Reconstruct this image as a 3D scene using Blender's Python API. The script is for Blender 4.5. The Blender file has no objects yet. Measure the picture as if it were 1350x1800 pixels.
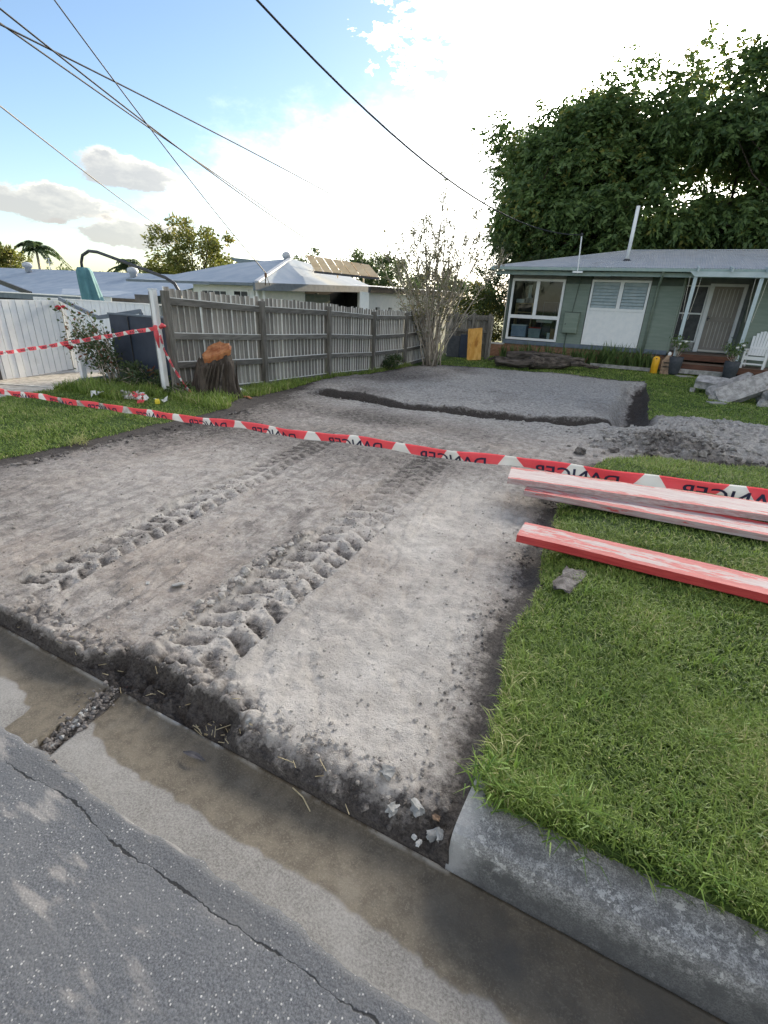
import bpy, bmesh, math, random
import numpy as np
from mathutils import Vector, Matrix
R = math.radians
random.seed(7)
RNG = np.random.default_rng(11)
scene = bpy.context.scene
COL = scene.collection

# ------------------------------------------------------------------ camera, sky, sun, exposure
cd = bpy.data.cameras.new('camera')
cam = bpy.data.objects.new('camera', cd)
COL.objects.link(cam)
cd.sensor_fit = 'VERTICAL'
cd.sensor_height = 24.0
cd.lens = 850 / 1800 * 24.0
cd.clip_start = 0.05
cd.clip_end = 4000
_u = np.array([87, 1950, 850.0]); _u /= np.linalg.norm(_u)
_y = np.array([1133 - 675, 900 - 600, -850.0]); _y /= np.linalg.norm(_y)
_y = _y - _u * (_y @ _u); _y /= np.linalg.norm(_y)
_x = np.cross(_y, _u)
cam.matrix_world = Matrix([list(_x) + [0], list(_y) + [0], list(_u) + [1.7], [0, 0, 0, 1]])
scene.camera = cam

SUN_AZ, SUN_EL = R(3.0), R(13.0)
SUNDIR = Vector((math.sin(SUN_AZ) * math.cos(SUN_EL), math.cos(SUN_AZ) * math.cos(SUN_EL), math.sin(SUN_EL)))
SKY_STRENGTH, SUN_STRENGTH, EXPOSURE = 0.05, 1.5, 3.0


class NT:
    """small helper to write node trees"""
    def __init__(s, tree):
        s.t = tree
        s.n = tree.nodes
        s.n.clear()

    def new(s, typ, **kw):
        nd = s.n.new(typ)
        for k, v in kw.items():
            setattr(nd, k, v)
        return nd

    def put(s, sock, v):
        if isinstance(v, bpy.types.NodeSocket):
            s.t.links.new(v, sock)
        elif v is not None:
            if isinstance(v, (tuple, list)) and len(v) == 3 and sock.type == 'RGBA':
                v = (*v, 1)
            sock.default_value = v

    def math(s, op, a, b=None, c=None, clamp=False):
        nd = s.new('ShaderNodeMath', operation=op, use_clamp=clamp)
        s.put(nd.inputs[0], a)
        if b is not None: s.put(nd.inputs[1], b)
        if c is not None: s.put(nd.inputs[2], c)
        return nd.outputs[0]

    def vmath(s, op, a, b=None):
        nd = s.new('ShaderNodeVectorMath', operation=op)
        s.put(nd.inputs[0], a)
        if b is not None: s.put(nd.inputs[1], b)
        return nd.outputs['Value'] if op in ('DOT_PRODUCT', 'LENGTH') else nd.outputs[0]

    def mix(s, f, a, b, blend='MIX'):
        nd = s.new('ShaderNodeMix', data_type='RGBA', blend_type=blend)
        s.put(nd.inputs[0], f); s.put(nd.inputs[6], a); s.put(nd.inputs[7], b)
        return nd.outputs[2]

    def step(s, v, lo, hi, a=0.0, b=1.0):
        nd = s.new('ShaderNodeMapRange', interpolation_type='SMOOTHSTEP')
        for i, q in enumerate((v, lo, hi, a, b)):
            s.put(nd.inputs[i], q)
        return nd.outputs[0]

    def noise(s, vec, scale, detail=4, rough=0.6, out=0, dist=0.0):
        nd = s.new('ShaderNodeTexNoise')
        s.put(nd.inputs['Vector'], vec)
        nd.inputs['Scale'].default_value = scale
        nd.inputs['Detail'].default_value = detail
        nd.inputs['Roughness'].default_value = rough
        nd.inputs['Distortion'].default_value = dist
        return nd.outputs[out]

    def attr(s, name, out='Fac'):
        nd = s.new('ShaderNodeAttribute', attribute_name=name)
        return nd.outputs[out]

    def mapping(s, vec, scale=(1, 1, 1), rot=(0, 0, 0)):
        nd = s.new('ShaderNodeMapping')
        s.put(nd.inputs['Vector'], vec)
        nd.inputs['Scale'].default_value = scale
        nd.inputs['Rotation'].default_value = rot
        return nd.outputs[0]


world = bpy.data.worlds.new('World')
scene.world = world
world.use_nodes = True
w = NT(world.node_tree)
sky = w.new('ShaderNodeTexSky', sky_type='NISHITA', sun_disc=False)
sky.sun_elevation = SUN_EL
sky.sun_rotation = SUN_AZ
sky.air_density = 1.0
sky.dust_density = 0.5
sky.ozone_density = 1.5
gen = w.new('ShaderNodeTexCoord').outputs['Generated']
sep = w.new('ShaderNodeSeparateXYZ')
w.put(sep.inputs[0], gen)
az = w.math('ARCTAN2', sep.outputs[0], sep.outputs[1])
el = w.math('ARCSINE', sep.outputs[2])
# cloud noise in (azimuth, elevation): stretched sideways towards the horizon
comb = w.new('ShaderNodeCombineXYZ')
w.put(comb.inputs[0], w.math('MULTIPLY', az, 1.0)); w.put(comb.inputs[1], w.math('MULTIPLY', el, 2.0))
n1 = w.noise(comb.outputs[0], 5.0, 8, 0.62)
n2 = w.noise(comb.outputs[0], 17.0, 9, 0.66)


def ellipse(a0, e0, ra, re, amp=0.8):
    da = w.math('DIVIDE', w.math('SUBTRACT', az, R(a0)), R(ra))
    de = w.math('DIVIDE', w.math('SUBTRACT', el, R(e0)), R(re))
    d = w.math('SQRT', w.math('ADD', w.math('MULTIPLY', da, da), w.math('MULTIPLY', de, de)))
    d = w.math('ADD', d, w.math('MULTIPLY', w.math('SUBTRACT', n1, 0.5), amp * 1.6))
    d = w.math('ADD', d, w.math('MULTIPLY', w.math('SUBTRACT', n2, 0.5), amp * 1.9))
    return d


sky_col = w.mix(1.0, sky.outputs[0], (0.58, 0.60, 0.655), 'MULTIPLY')
# the thin bright veil of cloud that the low sun shines through
sd = w.vmath('DOT_PRODUCT', w.vmath('NORMALIZE', gen), tuple(SUNDIR))
veil = w.math('POWER', w.math('MAXIMUM', sd, 0.0), 70.0)
VEIL = (60.0, 56.0, 49.0)
col = w.mix(w.math('MULTIPLY', veil, 0.9, clamp=True), sky_col, VEIL)
big = w.step(ellipse(2, 22, 28, 13, 0.55), 1.04, 0.80)
col = w.mix(big, col, (78.0, 73.5, 66.0))
lo = w.step(ellipse(-10, 4, 36, 13, 0.3), 1.25, 0.3)
col = w.mix(w.math('MULTIPLY', lo, 0.55), col, (15.0, 14.3, 12.8))
for (a0, e0, ra, re, amp) in ((-52.0, 9.6, 4.4, 1.5, 0.8), (-57.2, 6.6, 5.0, 1.6, 1.1), (-51.5, 4.9, 6.5, 1.4, 1.1), (-72, 9, 8, 2.5, 1.0), (58, 11, 9, 3, 1.0)):
    d = ellipse(a0, e0, ra, re, amp)
    m = w.step(d, 1.05, 0.78)
    up = w.step(w.math('ADD', w.math('SUBTRACT', el, R(e0)), w.math('MULTIPLY', w.math('SUBTRACT', az, R(a0)), 0.22)), R(-0.9), R(1.6))
    up = w.math('MULTIPLY', up, w.step(d, 0.55, 1.0, 0.25, 1.0))
    up = w.math('ADD', up, w.math('MULTIPLY', w.math('SUBTRACT', n2, 0.5), 1.3), clamp=True)
    ccol = w.mix(up, (1.75, 1.7, 1.62), (4.0, 3.75, 3.2))
    col = w.mix(w.math('MULTIPLY', m, 0.85), col, ccol)
# unseen bright cumulus behind and beside the camera, added as neutral fill light
comb2 = w.new('ShaderNodeCombineXYZ')
zz_ = w.math('ADD', w.math('MAXIMUM', sep.outputs[2], 0.0), 0.25)
w.put(comb2.inputs[0], w.math('DIVIDE', sep.outputs[0], zz_)); w.put(comb2.inputs[1], w.math('DIVIDE', sep.outputs[1], zz_))
n3 = w.noise(comb2.outputs[0], 1.3, 9, 0.6)
outside = w.step(sep.outputs[1], 0.25, -0.15)
m3 = w.math('MULTIPLY', w.step(n3, 0.42, 0.56), outside)
col = w.mix(w.math('MULTIPLY', m3, 0.7), col, (4.2, 3.95, 3.6))
bg = w.new('ShaderNodeBackground')
w.put(bg.inputs[0], col)
bg.inputs[1].default_value = SKY_STRENGTH
wo = w.new('ShaderNodeOutputWorld')
w.t.links.new(bg.outputs[0], wo.inputs[0])

sl = bpy.data.lights.new('sun', 'SUN')
sl.energy = SUN_STRENGTH
sl.angle = R(0.6)
sl.color = (1.0, 0.80, 0.52)
sun = bpy.data.objects.new('sun', sl)
COL.objects.link(sun)
sun.rotation_euler = (-SUNDIR).to_track_quat('-Z', 'Y').to_euler()
sun.location = (0, 0, 60)

vs = scene.view_settings
vs.view_transform = 'Standard'
vs.look = 'None'
vs.gamma = 1
vs.use_curve_mapping = False
vs.exposure = EXPOSURE
scene.cycles.use_denoising = True
scene.cycles.use_light_tree = False
world.cycles.sampling_method = 'MANUAL'
world.cycles.sample_map_resolution = 1024
scene.cycles.max_bounces = 6
scene.cycles.transparent_max_bounces = 8

# ------------------------------------------------------------------ helpers
def vh(ix, iy, seed):
    with np.errstate(over='ignore'):
        h = (ix.astype(np.int64) * 374761393 + iy.astype(np.int64) * 668265263 + seed * 982451653) & 0x7fffffff
        h = ((h ^ (h >> 13)) * 1274126177) & 0x7fffffff
        h = h ^ (h >> 16)
    return (h & 0xffff) / 65535.0


def vnoise(x, y, seed=0):
    x = np.asarray(x, float); y = np.asarray(y, float)
    ix = np.floor(x); iy = np.floor(y)
    fx = x - ix; fy = y - iy
    fx = fx * fx * fx * (fx * (fx * 6 - 15) + 10); fy = fy * fy * fy * (fy * (fy * 6 - 15) + 10)
    a = vh(ix, iy, seed); b = vh(ix + 1, iy, seed); c = vh(ix, iy + 1, seed); d = vh(ix + 1, iy + 1, seed)
    return (a * (1 - fx) + b * fx) * (1 - fy) + (c * (1 - fx) + d * fx) * fy - 0.5


def fbm(x, y, seed=0, octs=4, gain=0.5):
    t = 0; a = 1.0; f = 1.0
    for i in range(octs):
        c, s = math.cos(0.6 * i), math.sin(0.6 * i)
        t = t + a * vnoise((x * c - y * s) * f + 13.7 * i, (x * s + y * c) * f - 7.1 * i, seed + i)
        a *= gain; f *= 2.03
    return t


def worley(x, y, seed=0):
    """distance to the nearest random point, and that cell's random value"""
    ix = np.floor(x); iy = np.floor(y)
    best = np.full(np.shape(x), 9.0); val = np.zeros(np.shape(x))
    for dx in (-1, 0, 1):
        for dy in (-1, 0, 1):
            px = ix + dx + vh(ix + dx, iy + dy, seed); py = iy + dy + vh(ix + dx, iy + dy, seed + 57)
            d = np.hypot(x - px, y - py)
            k = d < best
            best = np.where(k, d, best); val = np.where(k, vh(ix + dx, iy + dy, seed + 101), val)
    return best, val


def sst(a, b, x):
    t = np.clip((x - a) / (b - a), 0, 1)
    return t * t * (3 - 2 * t)


def np_mesh(name, V, F, mats, parent=None, smooth=True, attrs=None, mat_idx=None):
    """F: (n,3) or (n,4) int array"""
    V = np.asarray(V, np.float32); F = np.asarray(F, np.int32)
    me = bpy.data.meshes.new(name)
    me.vertices.add(len(V)); me.vertices.foreach_set('co', V.ravel())
    k = F.shape[1]
    me.loops.add(F.size); me.loops.foreach_set('vertex_index', F.ravel())
    me.polygons.add(len(F)); me.polygons.foreach_set('loop_start', np.arange(0, F.size, k, dtype=np.int32))
    me.polygons.foreach_set('use_smooth', np.full(len(F), smooth, dtype=bool))
    if mat_idx is not None:
        me.polygons.foreach_set('material_index', np.asarray(mat_idx, np.int32))
    for m in (mats if isinstance(mats, (list, tuple)) else [mats]):
        me.materials.append(m)
    for an, av in (attrs or {}).items():
        at = me.attributes.new(an, 'FLOAT', 'POINT')
        at.data.foreach_set('value', np.asarray(av, np.float32))
    me.update(calc_edges=True)
    o = bpy.data.objects.new(name, me)
    COL.objects.link(o)
    if parent: o.parent = parent
    return o


class MB:
    """collects shapes, then links them as one mesh object"""
    def __init__(s):
        s.v = []; s.f = []

    def add(s, vs, fs):
        k = len(s.v)
        s.v += [tuple(p) for p in vs]
        s.f += [tuple(i + k for i in f) for f in fs]
        return s

    def box(s, c, d, rz=0.0, rx=0.0, ry=0.0, taper=1.0):
        M = Matrix.Rotation(rz, 3, 'Z') @ Matrix.Rotation(ry, 3, 'Y') @ Matrix.Rotation(rx, 3, 'X')
        c = Vector(c)
        vs = []
        for z in (-.5, .5):
            t = taper if z > 0 else 1.0
            for x, y in ((-.5, -.5), (.5, -.5), (.5, .5), (-.5, .5)):
                vs.append(c + M @ Vector((x * d[0] * t, y * d[1] * t, z * d[2])))
        return s.add(vs, [(3, 2, 1, 0), (4, 5, 6, 7), (0, 1, 5, 4), (1, 2, 6, 5), (2, 3, 7, 6), (3, 0, 4, 7)])

    def b6(s, x0, x1, y0, y1, z0, z1):
        return s.box(((x0 + x1) / 2, (y0 + y1) / 2, (z0 + z1) / 2), (abs(x1 - x0), abs(y1 - y0), abs(z1 - z0)))

    def beam(s, p, q, wd, h, up=(0, 0, 1)):
        p, q = Vector(p), Vector(q)
        d = (q - p).normalized()
        sd = d.cross(Vector(up))
        sd = sd.normalized() if sd.length > 1e-5 else Vector((1, 0, 0))
        u = sd.cross(d).normalized()
        vs = [e + sd * a * wd / 2 + u * b * h / 2 for e in (p, q) for a, b in ((-1, -1), (1, -1), (1, 1), (-1, 1))]
        return s.add(vs, [(0, 1, 2, 3), (7, 6, 5, 4), (0, 4, 5, 1), (1, 5, 6, 2), (2, 6, 7, 3), (3, 7, 4, 0)])

    def tube(s, pts, r, n=8, cap=True):
        pts = [Vector(p) for p in pts]
        rs = r if isinstance(r, (list, tuple)) else [r] * len(pts)
        k = len(s.v)
        prev = None
        for i, p in enumerate(pts):
            d = (pts[min(i + 1, len(pts) - 1)] - pts[max(i - 1, 0)])
            d = d.normalized() if d.length > 1e-9 else Vector((0, 0, 1))
            a = prev if prev is not None else (Vector((1, 0, 0)) if abs(d.x) < 0.8 else Vector((0, 1, 0)))
            a = (a - d * a.dot(d)).normalized(); prev = a
            b = d.cross(a)
            for j in range(n):
                t = 2 * math.pi * j / n
                s.v.append(tuple(p + (a * math.cos(t) + b * math.sin(t)) * rs[i]))
        for i in range(len(pts) - 1):
            for j in range(n):
                s.f.append((k + i * n + j, k + i * n + (j + 1) % n, k + (i + 1) * n + (j + 1) % n, k + (i + 1) * n + j))
        if cap:
            s.f.append(tuple(k + j for j in range(n))[::-1])
            s.f.append(tuple(k + (len(pts) - 1) * n + j for j in range(n)))
        return s

    def lathe(s, c, prof, n=16):
        k = len(s.v)
        for r, z in prof:
            for j in range(n):
                t = 2 * math.pi * j / n
                s.v.append((c[0] + r * math.cos(t), c[1] + r * math.sin(t), c[2] + z))
        for i in range(len(prof) - 1):
            for j in range(n):
                s.f.append((k + i * n + j, k + i * n + (j + 1) % n, k + (i + 1) * n + (j + 1) % n, k + (i + 1) * n + j))
        s.f.append(tuple(k + j for j in range(n))[::-1])
        s.f.append(tuple(k + (len(prof) - 1) * n + j for j in range(n)))
        return s

    def build(s, name, m, parent=None, smooth=False, bevel=0.0):
        off = Vector((0, 0, 0))
        q = parent
        while q is not None:
            off += Vector(q.location); q = q.parent
        me = bpy.data.meshes.new(name)
        me.from_pydata([tuple(Vector(p) - off) for p in s.v], [], s.f)
        me.materials.append(m)
        if smooth:
            me.polygons.foreach_set('use_smooth', [True] * len(me.polygons))
        if bevel:
            bm = bmesh.new(); bm.from_mesh(me)
            bmesh.ops.bevel(bm, geom=bm.edges[:], offset=bevel, segments=1, affect='EDGES', clamp_overlap=True)
            bm.to_mesh(me); bm.free()
        me.update()
        o = bpy.data.objects.new(name, me)
        COL.objects.link(o)
        if parent: o.parent = parent
        return o


def tag(o, label, cat, group=None):
    o['label'] = label; o['category'] = cat
    if group: o['group'] = group
    return o


def thing(name, label, cat, loc=(0, 0, 0), group=None):
    o = bpy.data.objects.new(name, None)
    COL.objects.link(o)
    o.location = loc
    o.empty_display_size = 0.2
    return tag(o, label, cat, group)


def struct(o):
    o['kind'] = 'structure'; return o


def stuff(o):
    o['kind'] = 'stuff'; return o


def inst(src, loc=None, parent=None, rot=None, scale=None):
    c = src.copy(); COL.objects.link(c)
    if parent is not None: c.parent = parent
    if loc is not None: c.location = loc
    if rot is not None: c.rotation_euler = rot
    if scale is not None: c.scale = scale
    return c


def copy_tree(o, parent=None):
    c = o.copy(); COL.objects.link(c)
    if parent is not None: c.parent = parent
    for ch in list(o.children):
        copy_tree(ch, c)
    return c


# ------------------------------------------------------------------ materials
def mat(name, c1, c2=None, scale=8.0, rough=0.75, metal=0.0, bump=0.0, bscale=None, stretch=(1, 1, 1), rnd=0.0,
        detail=5, lo=0.35, hi=0.65, c3=None, s3=3.0, spec=0.4, transl=0.0, alpha=None, bdist=0.01, t3=(0.55, 0.7)):
    m = bpy.data.materials.new(name)
    m.use_nodes = True
    t = NT(m.node_tree)
    tc = t.new('ShaderNodeTexCoord').outputs['Object']
    v = t.mapping(tc, stretch)
    c = t.mix(t.step(t.noise(v, scale, detail), lo, hi), c1, c2 or c1)
    if c3:
        c = t.mix(t.step(t.noise(v, s3, 6, 0.65), t3[0], t3[1]), c, c3)
    if rnd:
        oi = t.new('ShaderNodeObjectInfo').outputs['Random']
        hs = t.new('ShaderNodeHueSaturation')
        t.put(hs.inputs['Value'], t.math('MULTIPLY_ADD', oi, 2 * rnd, 1 - rnd))
        t.put(hs.inputs['Color'], c)
        c = hs.outputs[0]
    b = t.new('ShaderNodeBsdfPrincipled')
    t.put(b.inputs['Base Color'], c)
    b.inputs['Roughness'].default_value = rough
    b.inputs['Metallic'].default_value = metal
    b.inputs['Specular IOR Level'].default_value = spec
    if bump:
        bp = t.new('ShaderNodeBump')
        bp.inputs['Strength'].default_value = bump
        bp.inputs['Distance'].default_value = bdist
        t.put(bp.inputs['Height'], t.noise(v, bscale or scale * 3, 6, 0.65))
        t.put(b.inputs['Normal'], bp.outputs[0])
    sh = b.outputs[0]
    if transl:
        tr = t.new('ShaderNodeBsdfTranslucent')
        t.put(tr.inputs[0], c)
        mx = t.new('ShaderNodeMixShader')
        mx.inputs[0].default_value = transl
        t.t.links.new(sh, mx.inputs[1]); t.t.links.new(tr.outputs[0], mx.inputs[2])
        sh = mx.outputs[0]
    o = t.new('ShaderNodeOutputMaterial')
    t.t.links.new(sh, o.inputs[0])
    return m


def leaf_mat(name, a, b, c, transl=0.35, rough=0.55):
    m = bpy.data.materials.new(name); m.use_nodes = True
    t = NT(m.node_tree)
    ti = t.attr('tint')
    k = t.mix(t.step(ti, 0.0, 0.6), a, b)
    k = t.mix(t.step(ti, 0.82, 0.97), k, c)
    p = t.new('ShaderNodeBsdfPrincipled')
    t.put(p.inputs['Base Color'], k)
    p.inputs['Roughness'].default_value = rough
    p.inputs['Specular IOR Level'].default_value = 0.45
    tr = t.new('ShaderNodeBsdfTranslucent')
    t.put(tr.inputs[0], k)
    mx = t.new('ShaderNodeMixShader'); mx.inputs[0].default_value = transl
    t.t.links.new(p.outputs[0], mx.inputs[1]); t.t.links.new(tr.outputs[0], mx.inputs[2])
    o = t.new('ShaderNodeOutputMaterial'); t.t.links.new(mx.outputs[0], o.inputs[0])
    return m


def soil_material():
    m = bpy.data.materials.new('bare_soil'); m.use_nodes = True
    t = NT(m.node_tree)
    tc = t.new('ShaderNodeTexCoord').outputs['Object']
    n_big = t.noise(tc, 0.9, 5, 0.6)
    n_mid = t.noise(tc, 5.0, 8, 0.68)
    n_fine = t.noise(tc, 75.0, 8, 0.8)
    st = t.noise(t.mapping(tc, (1.0, 0.22, 1.0), (0, 0, R(9))), 9.0, 7, 0.66)
    c = t.mix(t.step(t.noise(tc, 8.0, 9, 0.75), 0.36, 0.62), (0.25, 0.222, 0.198), (0.50, 0.452, 0.405))
    c = t.mix(t.math('MULTIPLY', t.step(n_big, 0.45, 0.62), 0.55), c, t.mix(t.step(n_mid, 0.35, 0.65), (0.30, 0.245, 0.20), (0.52, 0.44, 0.37)))
    c = t.mix(t.math('MULTIPLY', t.step(st, 0.47, 0.36), 0.8), c, (0.185, 0.165, 0.15))
    c = t.mix(t.attr('grey'), c, t.mix(t.step(t.noise(tc, 16, 8, 0.75), 0.38, 0.62), (0.285, 0.268, 0.248), (0.58, 0.55, 0.51)))
    c = t.mix(t.attr('pale'), c, t.mix(t.step(n_mid, 0.3, 0.7), (0.43, 0.392, 0.35), (0.64, 0.59, 0.53)))
    c = t.mix(t.math('MULTIPLY', t.step(n_fine, 0.55, 0.64), 0.6), c, (0.56, 0.54, 0.51))
    c = t.mix(t.math('MULTIPLY', t.step(n_fine, 0.45, 0.36), 0.7), c, (0.095, 0.085, 0.076))
    n_mo = t.noise(tc, 15.0, 8, 0.75)
    damp = t.step(t.math('ADD', t.attr('moist'), t.math('MULTIPLY', t.math('SUBTRACT', n_mo, 0.5), 1.1)), 0.02, 0.42)
    c = t.mix(t.math('MULTIPLY', damp, 0.66), c, t.mix(t.step(n_fine, 0.4, 0.6), (0.120, 0.104, 0.092), (0.235, 0.208, 0.186)))
    mo = t.step(t.math('ADD', t.attr('moist'), t.math('MULTIPLY', t.math('SUBTRACT', n_mo, 0.5), 1.5)), 0.34, 0.66)
    dk = t.mix(t.step(n_fine, 0.35, 0.65), (0.038, 0.033, 0.030), (0.125, 0.108, 0.096))
    c = t.mix(mo, c, dk)
    p = t.new('ShaderNodeBsdfPrincipled')
    t.put(p.inputs['Base Color'], c)
    t.put(p.inputs['Roughness'], t.math('MULTIPLY_ADD', t.attr('pale'), -0.25, 0.92))
    p.inputs['Specular IOR Level'].default_value = 0.25
    n_cr = t.noise(tc, 22.0, 7, 0.75)
    h = t.math('ADD', t.math('MULTIPLY', n_fine, 0.5), t.math('ADD', n_mid, t.math('MULTIPLY', t.noise(tc, 180, 3, 0.6), 0.35)))
    h = t.math('ADD', h, t.math('MULTIPLY', n_cr, t.math('MULTIPLY_ADD', t.attr('grey'), 2.6, 0.9)))
    bp = t.new('ShaderNodeBump'); bp.inputs['Strength'].default_value = 0.85; bp.inputs['Distance'].default_value = 0.022
    t.put(bp.inputs['Height'], h); t.put(p.inputs['Normal'], bp.outputs[0])
    o = t.new('ShaderNodeOutputMaterial'); t.t.links.new(p.outputs[0], o.inputs[0])
    return m


def lawn_material():
    m = bpy.data.materials.new('lawn_turf'); m.use_nodes = True
    t = NT(m.node_tree)
    tc = t.new('ShaderNodeTexCoord').outputs['Object']
    n = t.noise(tc, 2.2, 6, 0.65); f = t.noise(t.mapping(tc, (1, 0.35, 1)), 42, 6, 0.75)
    c = t.mix(t.step(n, 0.35, 0.65), (0.045, 0.078, 0.02), (0.085, 0.13, 0.034))
    c = t.mix(t.math('MULTIPLY', t.step(f, 0.52, 0.68), 0.6), c, (0.15, 0.20, 0.06))
    c = t.mix(t.math('MULTIPLY', t.step(f, 0.45, 0.3), 0.7), c, (0.028, 0.042, 0.014))
    c = t.mix(t.step(t.attr('moist'), 0.3, 0.8), c, (0.05, 0.042, 0.034))
    p = t.new('ShaderNodeBsdfPrincipled'); t.put(p.inputs['Base Color'], c)
    p.inputs['Roughness'].default_value = 0.9; p.inputs['Specular IOR Level'].default_value = 0.15
    bp = t.new('ShaderNodeBump'); bp.inputs['Strength'].default_value = 1.0; bp.inputs['Distance'].default_value = 0.03
    t.put(bp.inputs['Height'], f); t.put(p.inputs['Normal'], bp.outputs[0])
    o = t.new('ShaderNodeOutputMaterial'); t.t.links.new(p.outputs[0], o.inputs[0])
    return m


def asphalt_material():
    m = bpy.data.materials.new('asphalt'); m.use_nodes = True
    t = NT(m.node_tree)
    tc = t.new('ShaderNodeTexCoord').outputs['Object']
    vo = t.new('ShaderNodeTexVoronoi'); vo.inputs['Scale'].default_value = 120; t.put(vo.inputs['Vector'], tc)
    rnd = t.new('ShaderNodeSeparateXYZ'); t.put(rnd.inputs[0], vo.outputs['Color'])
    n = t.noise(tc, 3.0, 6, 0.6); f = t.noise(tc, 170, 6, 0.8)
    c = t.mix(t.step(f, 0.35, 0.65), (0.068, 0.070, 0.074), (0.185, 0.188, 0.194))
    c = t.mix(t.math('MULTIPLY', t.step(n, 0.42, 0.7), 0.5), c, (0.17, 0.168, 0.165))
    fl = t.math('MULTIPLY', t.step(rnd.outputs[0], 0.86, 0.90), t.step(vo.outputs['Distance'], 0.42, 0.25))
    c = t.mix(fl, c, t.mix(rnd.outputs[1], (0.28, 0.27, 0.25), (0.55, 0.53, 0.50)))
    # dried mud scuffs carried onto the road
    sc = t.noise(t.mapping(tc, (2.2, 8.0, 1), (0, 0, R(38))), 1.6, 6, 0.62)
    c = t.mix(t.math('MULTIPLY', t.step(sc, 0.53, 0.66), t.math('MULTIPLY', t.attr('scuff'), 0.7)), c, (0.36, 0.33, 0.295))
    sp = t.new('ShaderNodeSeparateXYZ'); t.put(sp.inputs[0], tc)
    yy = sp.outputs[1]
    for sc_, am in ((2.6, 0.085), (11.0, 0.036), (48.0, 0.013)):
        yy = t.math('ADD', yy, t.math('MULTIPLY', t.math('SUBTRACT', t.noise(tc, sc_, 3, 0.6), 0.5), am))
    dist = t.math('ABSOLUTE', t.math('SUBTRACT', yy, 0.572))
    wid = t.math('MULTIPLY', t.step(t.noise(tc, 7.0, 4, 0.6), 0.32, 0.75), 0.0075)
    crk = t.math('MULTIPLY', t.step(t.math('SUBTRACT', dist, wid), 0.002, -0.0015), t.attr('scuffx'))
    patch_ = t.math('MULTIPLY', t.step(yy, 0.570, 0.577), t.attr('scuffx'))
    c = t.mix(t.math('MULTIPLY', patch_, t.step(n, 0.35, 0.6, 0.08, 0.35)), c, (0.075, 0.075, 0.076))
    c = t.mix(crk, c, (0.02, 0.02, 0.02))
    p = t.new('ShaderNodeBsdfPrincipled'); t.put(p.inputs['Base Color'], c)
    p.inputs['Roughness'].default_value = 0.82
    bp = t.new('ShaderNodeBump'); bp.inputs['Strength'].default_value = 0.45; bp.inputs['Distance'].default_value = 0.004
    t.put(bp.inputs['Height'], t.math('SUBTRACT', t.math('SUBTRACT', f, vo.outputs['Distance']), t.math('MULTIPLY', crk, 3.0))); t.put(p.inputs['Normal'], bp.outputs[0])
    o = t.new('ShaderNodeOutputMaterial'); t.t.links.new(p.outputs[0], o.inputs[0])
    return m


def gutter_material():
    m = bpy.data.materials.new('gutter_concrete'); m.use_nodes = True
    t = NT(m.node_tree)
    tc = t.new('ShaderNodeTexCoord').outputs['Object']
    n = t.noise(tc, 4.0, 7, 0.65); f = t.noise(tc, 90, 5, 0.7); g = t.noise(tc, 14, 6, 0.65)
    f = t.noise(tc, 130, 7, 0.8)
    dry = t.mix(t.step(f, 0.36, 0.62), (0.125, 0.117, 0.105), (0.265, 0.25, 0.228))
    dry = t.mix(t.math('MULTIPLY', t.step(n, 0.4, 0.7), 0.4), dry, (0.36, 0.345, 0.32))
    wet = t.mix(t.step(g, 0.35, 0.65), (0.085, 0.068, 0.045), (0.138, 0.113, 0.078))
    wet = t.mix(t.math('MULTIPLY', t.step(f, 0.50, 0.62), 0.5), wet, (0.24, 0.21, 0.16))
    wet = t.mix(t.math('MULTIPLY', t.step(n, 0.52, 0.70), 0.5), wet, (0.20, 0.175, 0.135))
    wet = t.mix(t.math('MULTIPLY', t.attr('puddle'), t.step(n, 0.38, 0.60, 0.25, 0.85)), wet, (0.060, 0.055, 0.046))
    c = t.mix(t.step(t.math('ADD', t.attr('wet'), t.math('ADD', t.math('MULTIPLY', t.math('SUBTRACT', g, 0.5), 0.9), t.math('MULTIPLY', t.math('SUBTRACT', f, 0.5), 0.7))), 0.30, 0.78), dry, wet)
    c = t.mix(t.math('MULTIPLY', t.attr('lip'), t.step(n, 0.44, 0.56)), c, (0.52, 0.50, 0.45))
    p = t.new('ShaderNodeBsdfPrincipled'); t.put(p.inputs['Base Color'], c)
    t.put(p.inputs['Roughness'], t.math('MULTIPLY_ADD', t.attr('wet'), -0.22, 0.88))
    bp = t.new('ShaderNodeBump'); bp.inputs['Strength'].default_value = 0.5; bp.inputs['Distance'].default_value = 0.005
    t.put(bp.inputs['Height'], t.math('ADD', f, g)); t.put(p.inputs['Normal'], bp.outputs[0])
    o = t.new('ShaderNodeOutputMaterial'); t.t.links.new(p.outputs[0], o.inputs[0])
    return m


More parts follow.
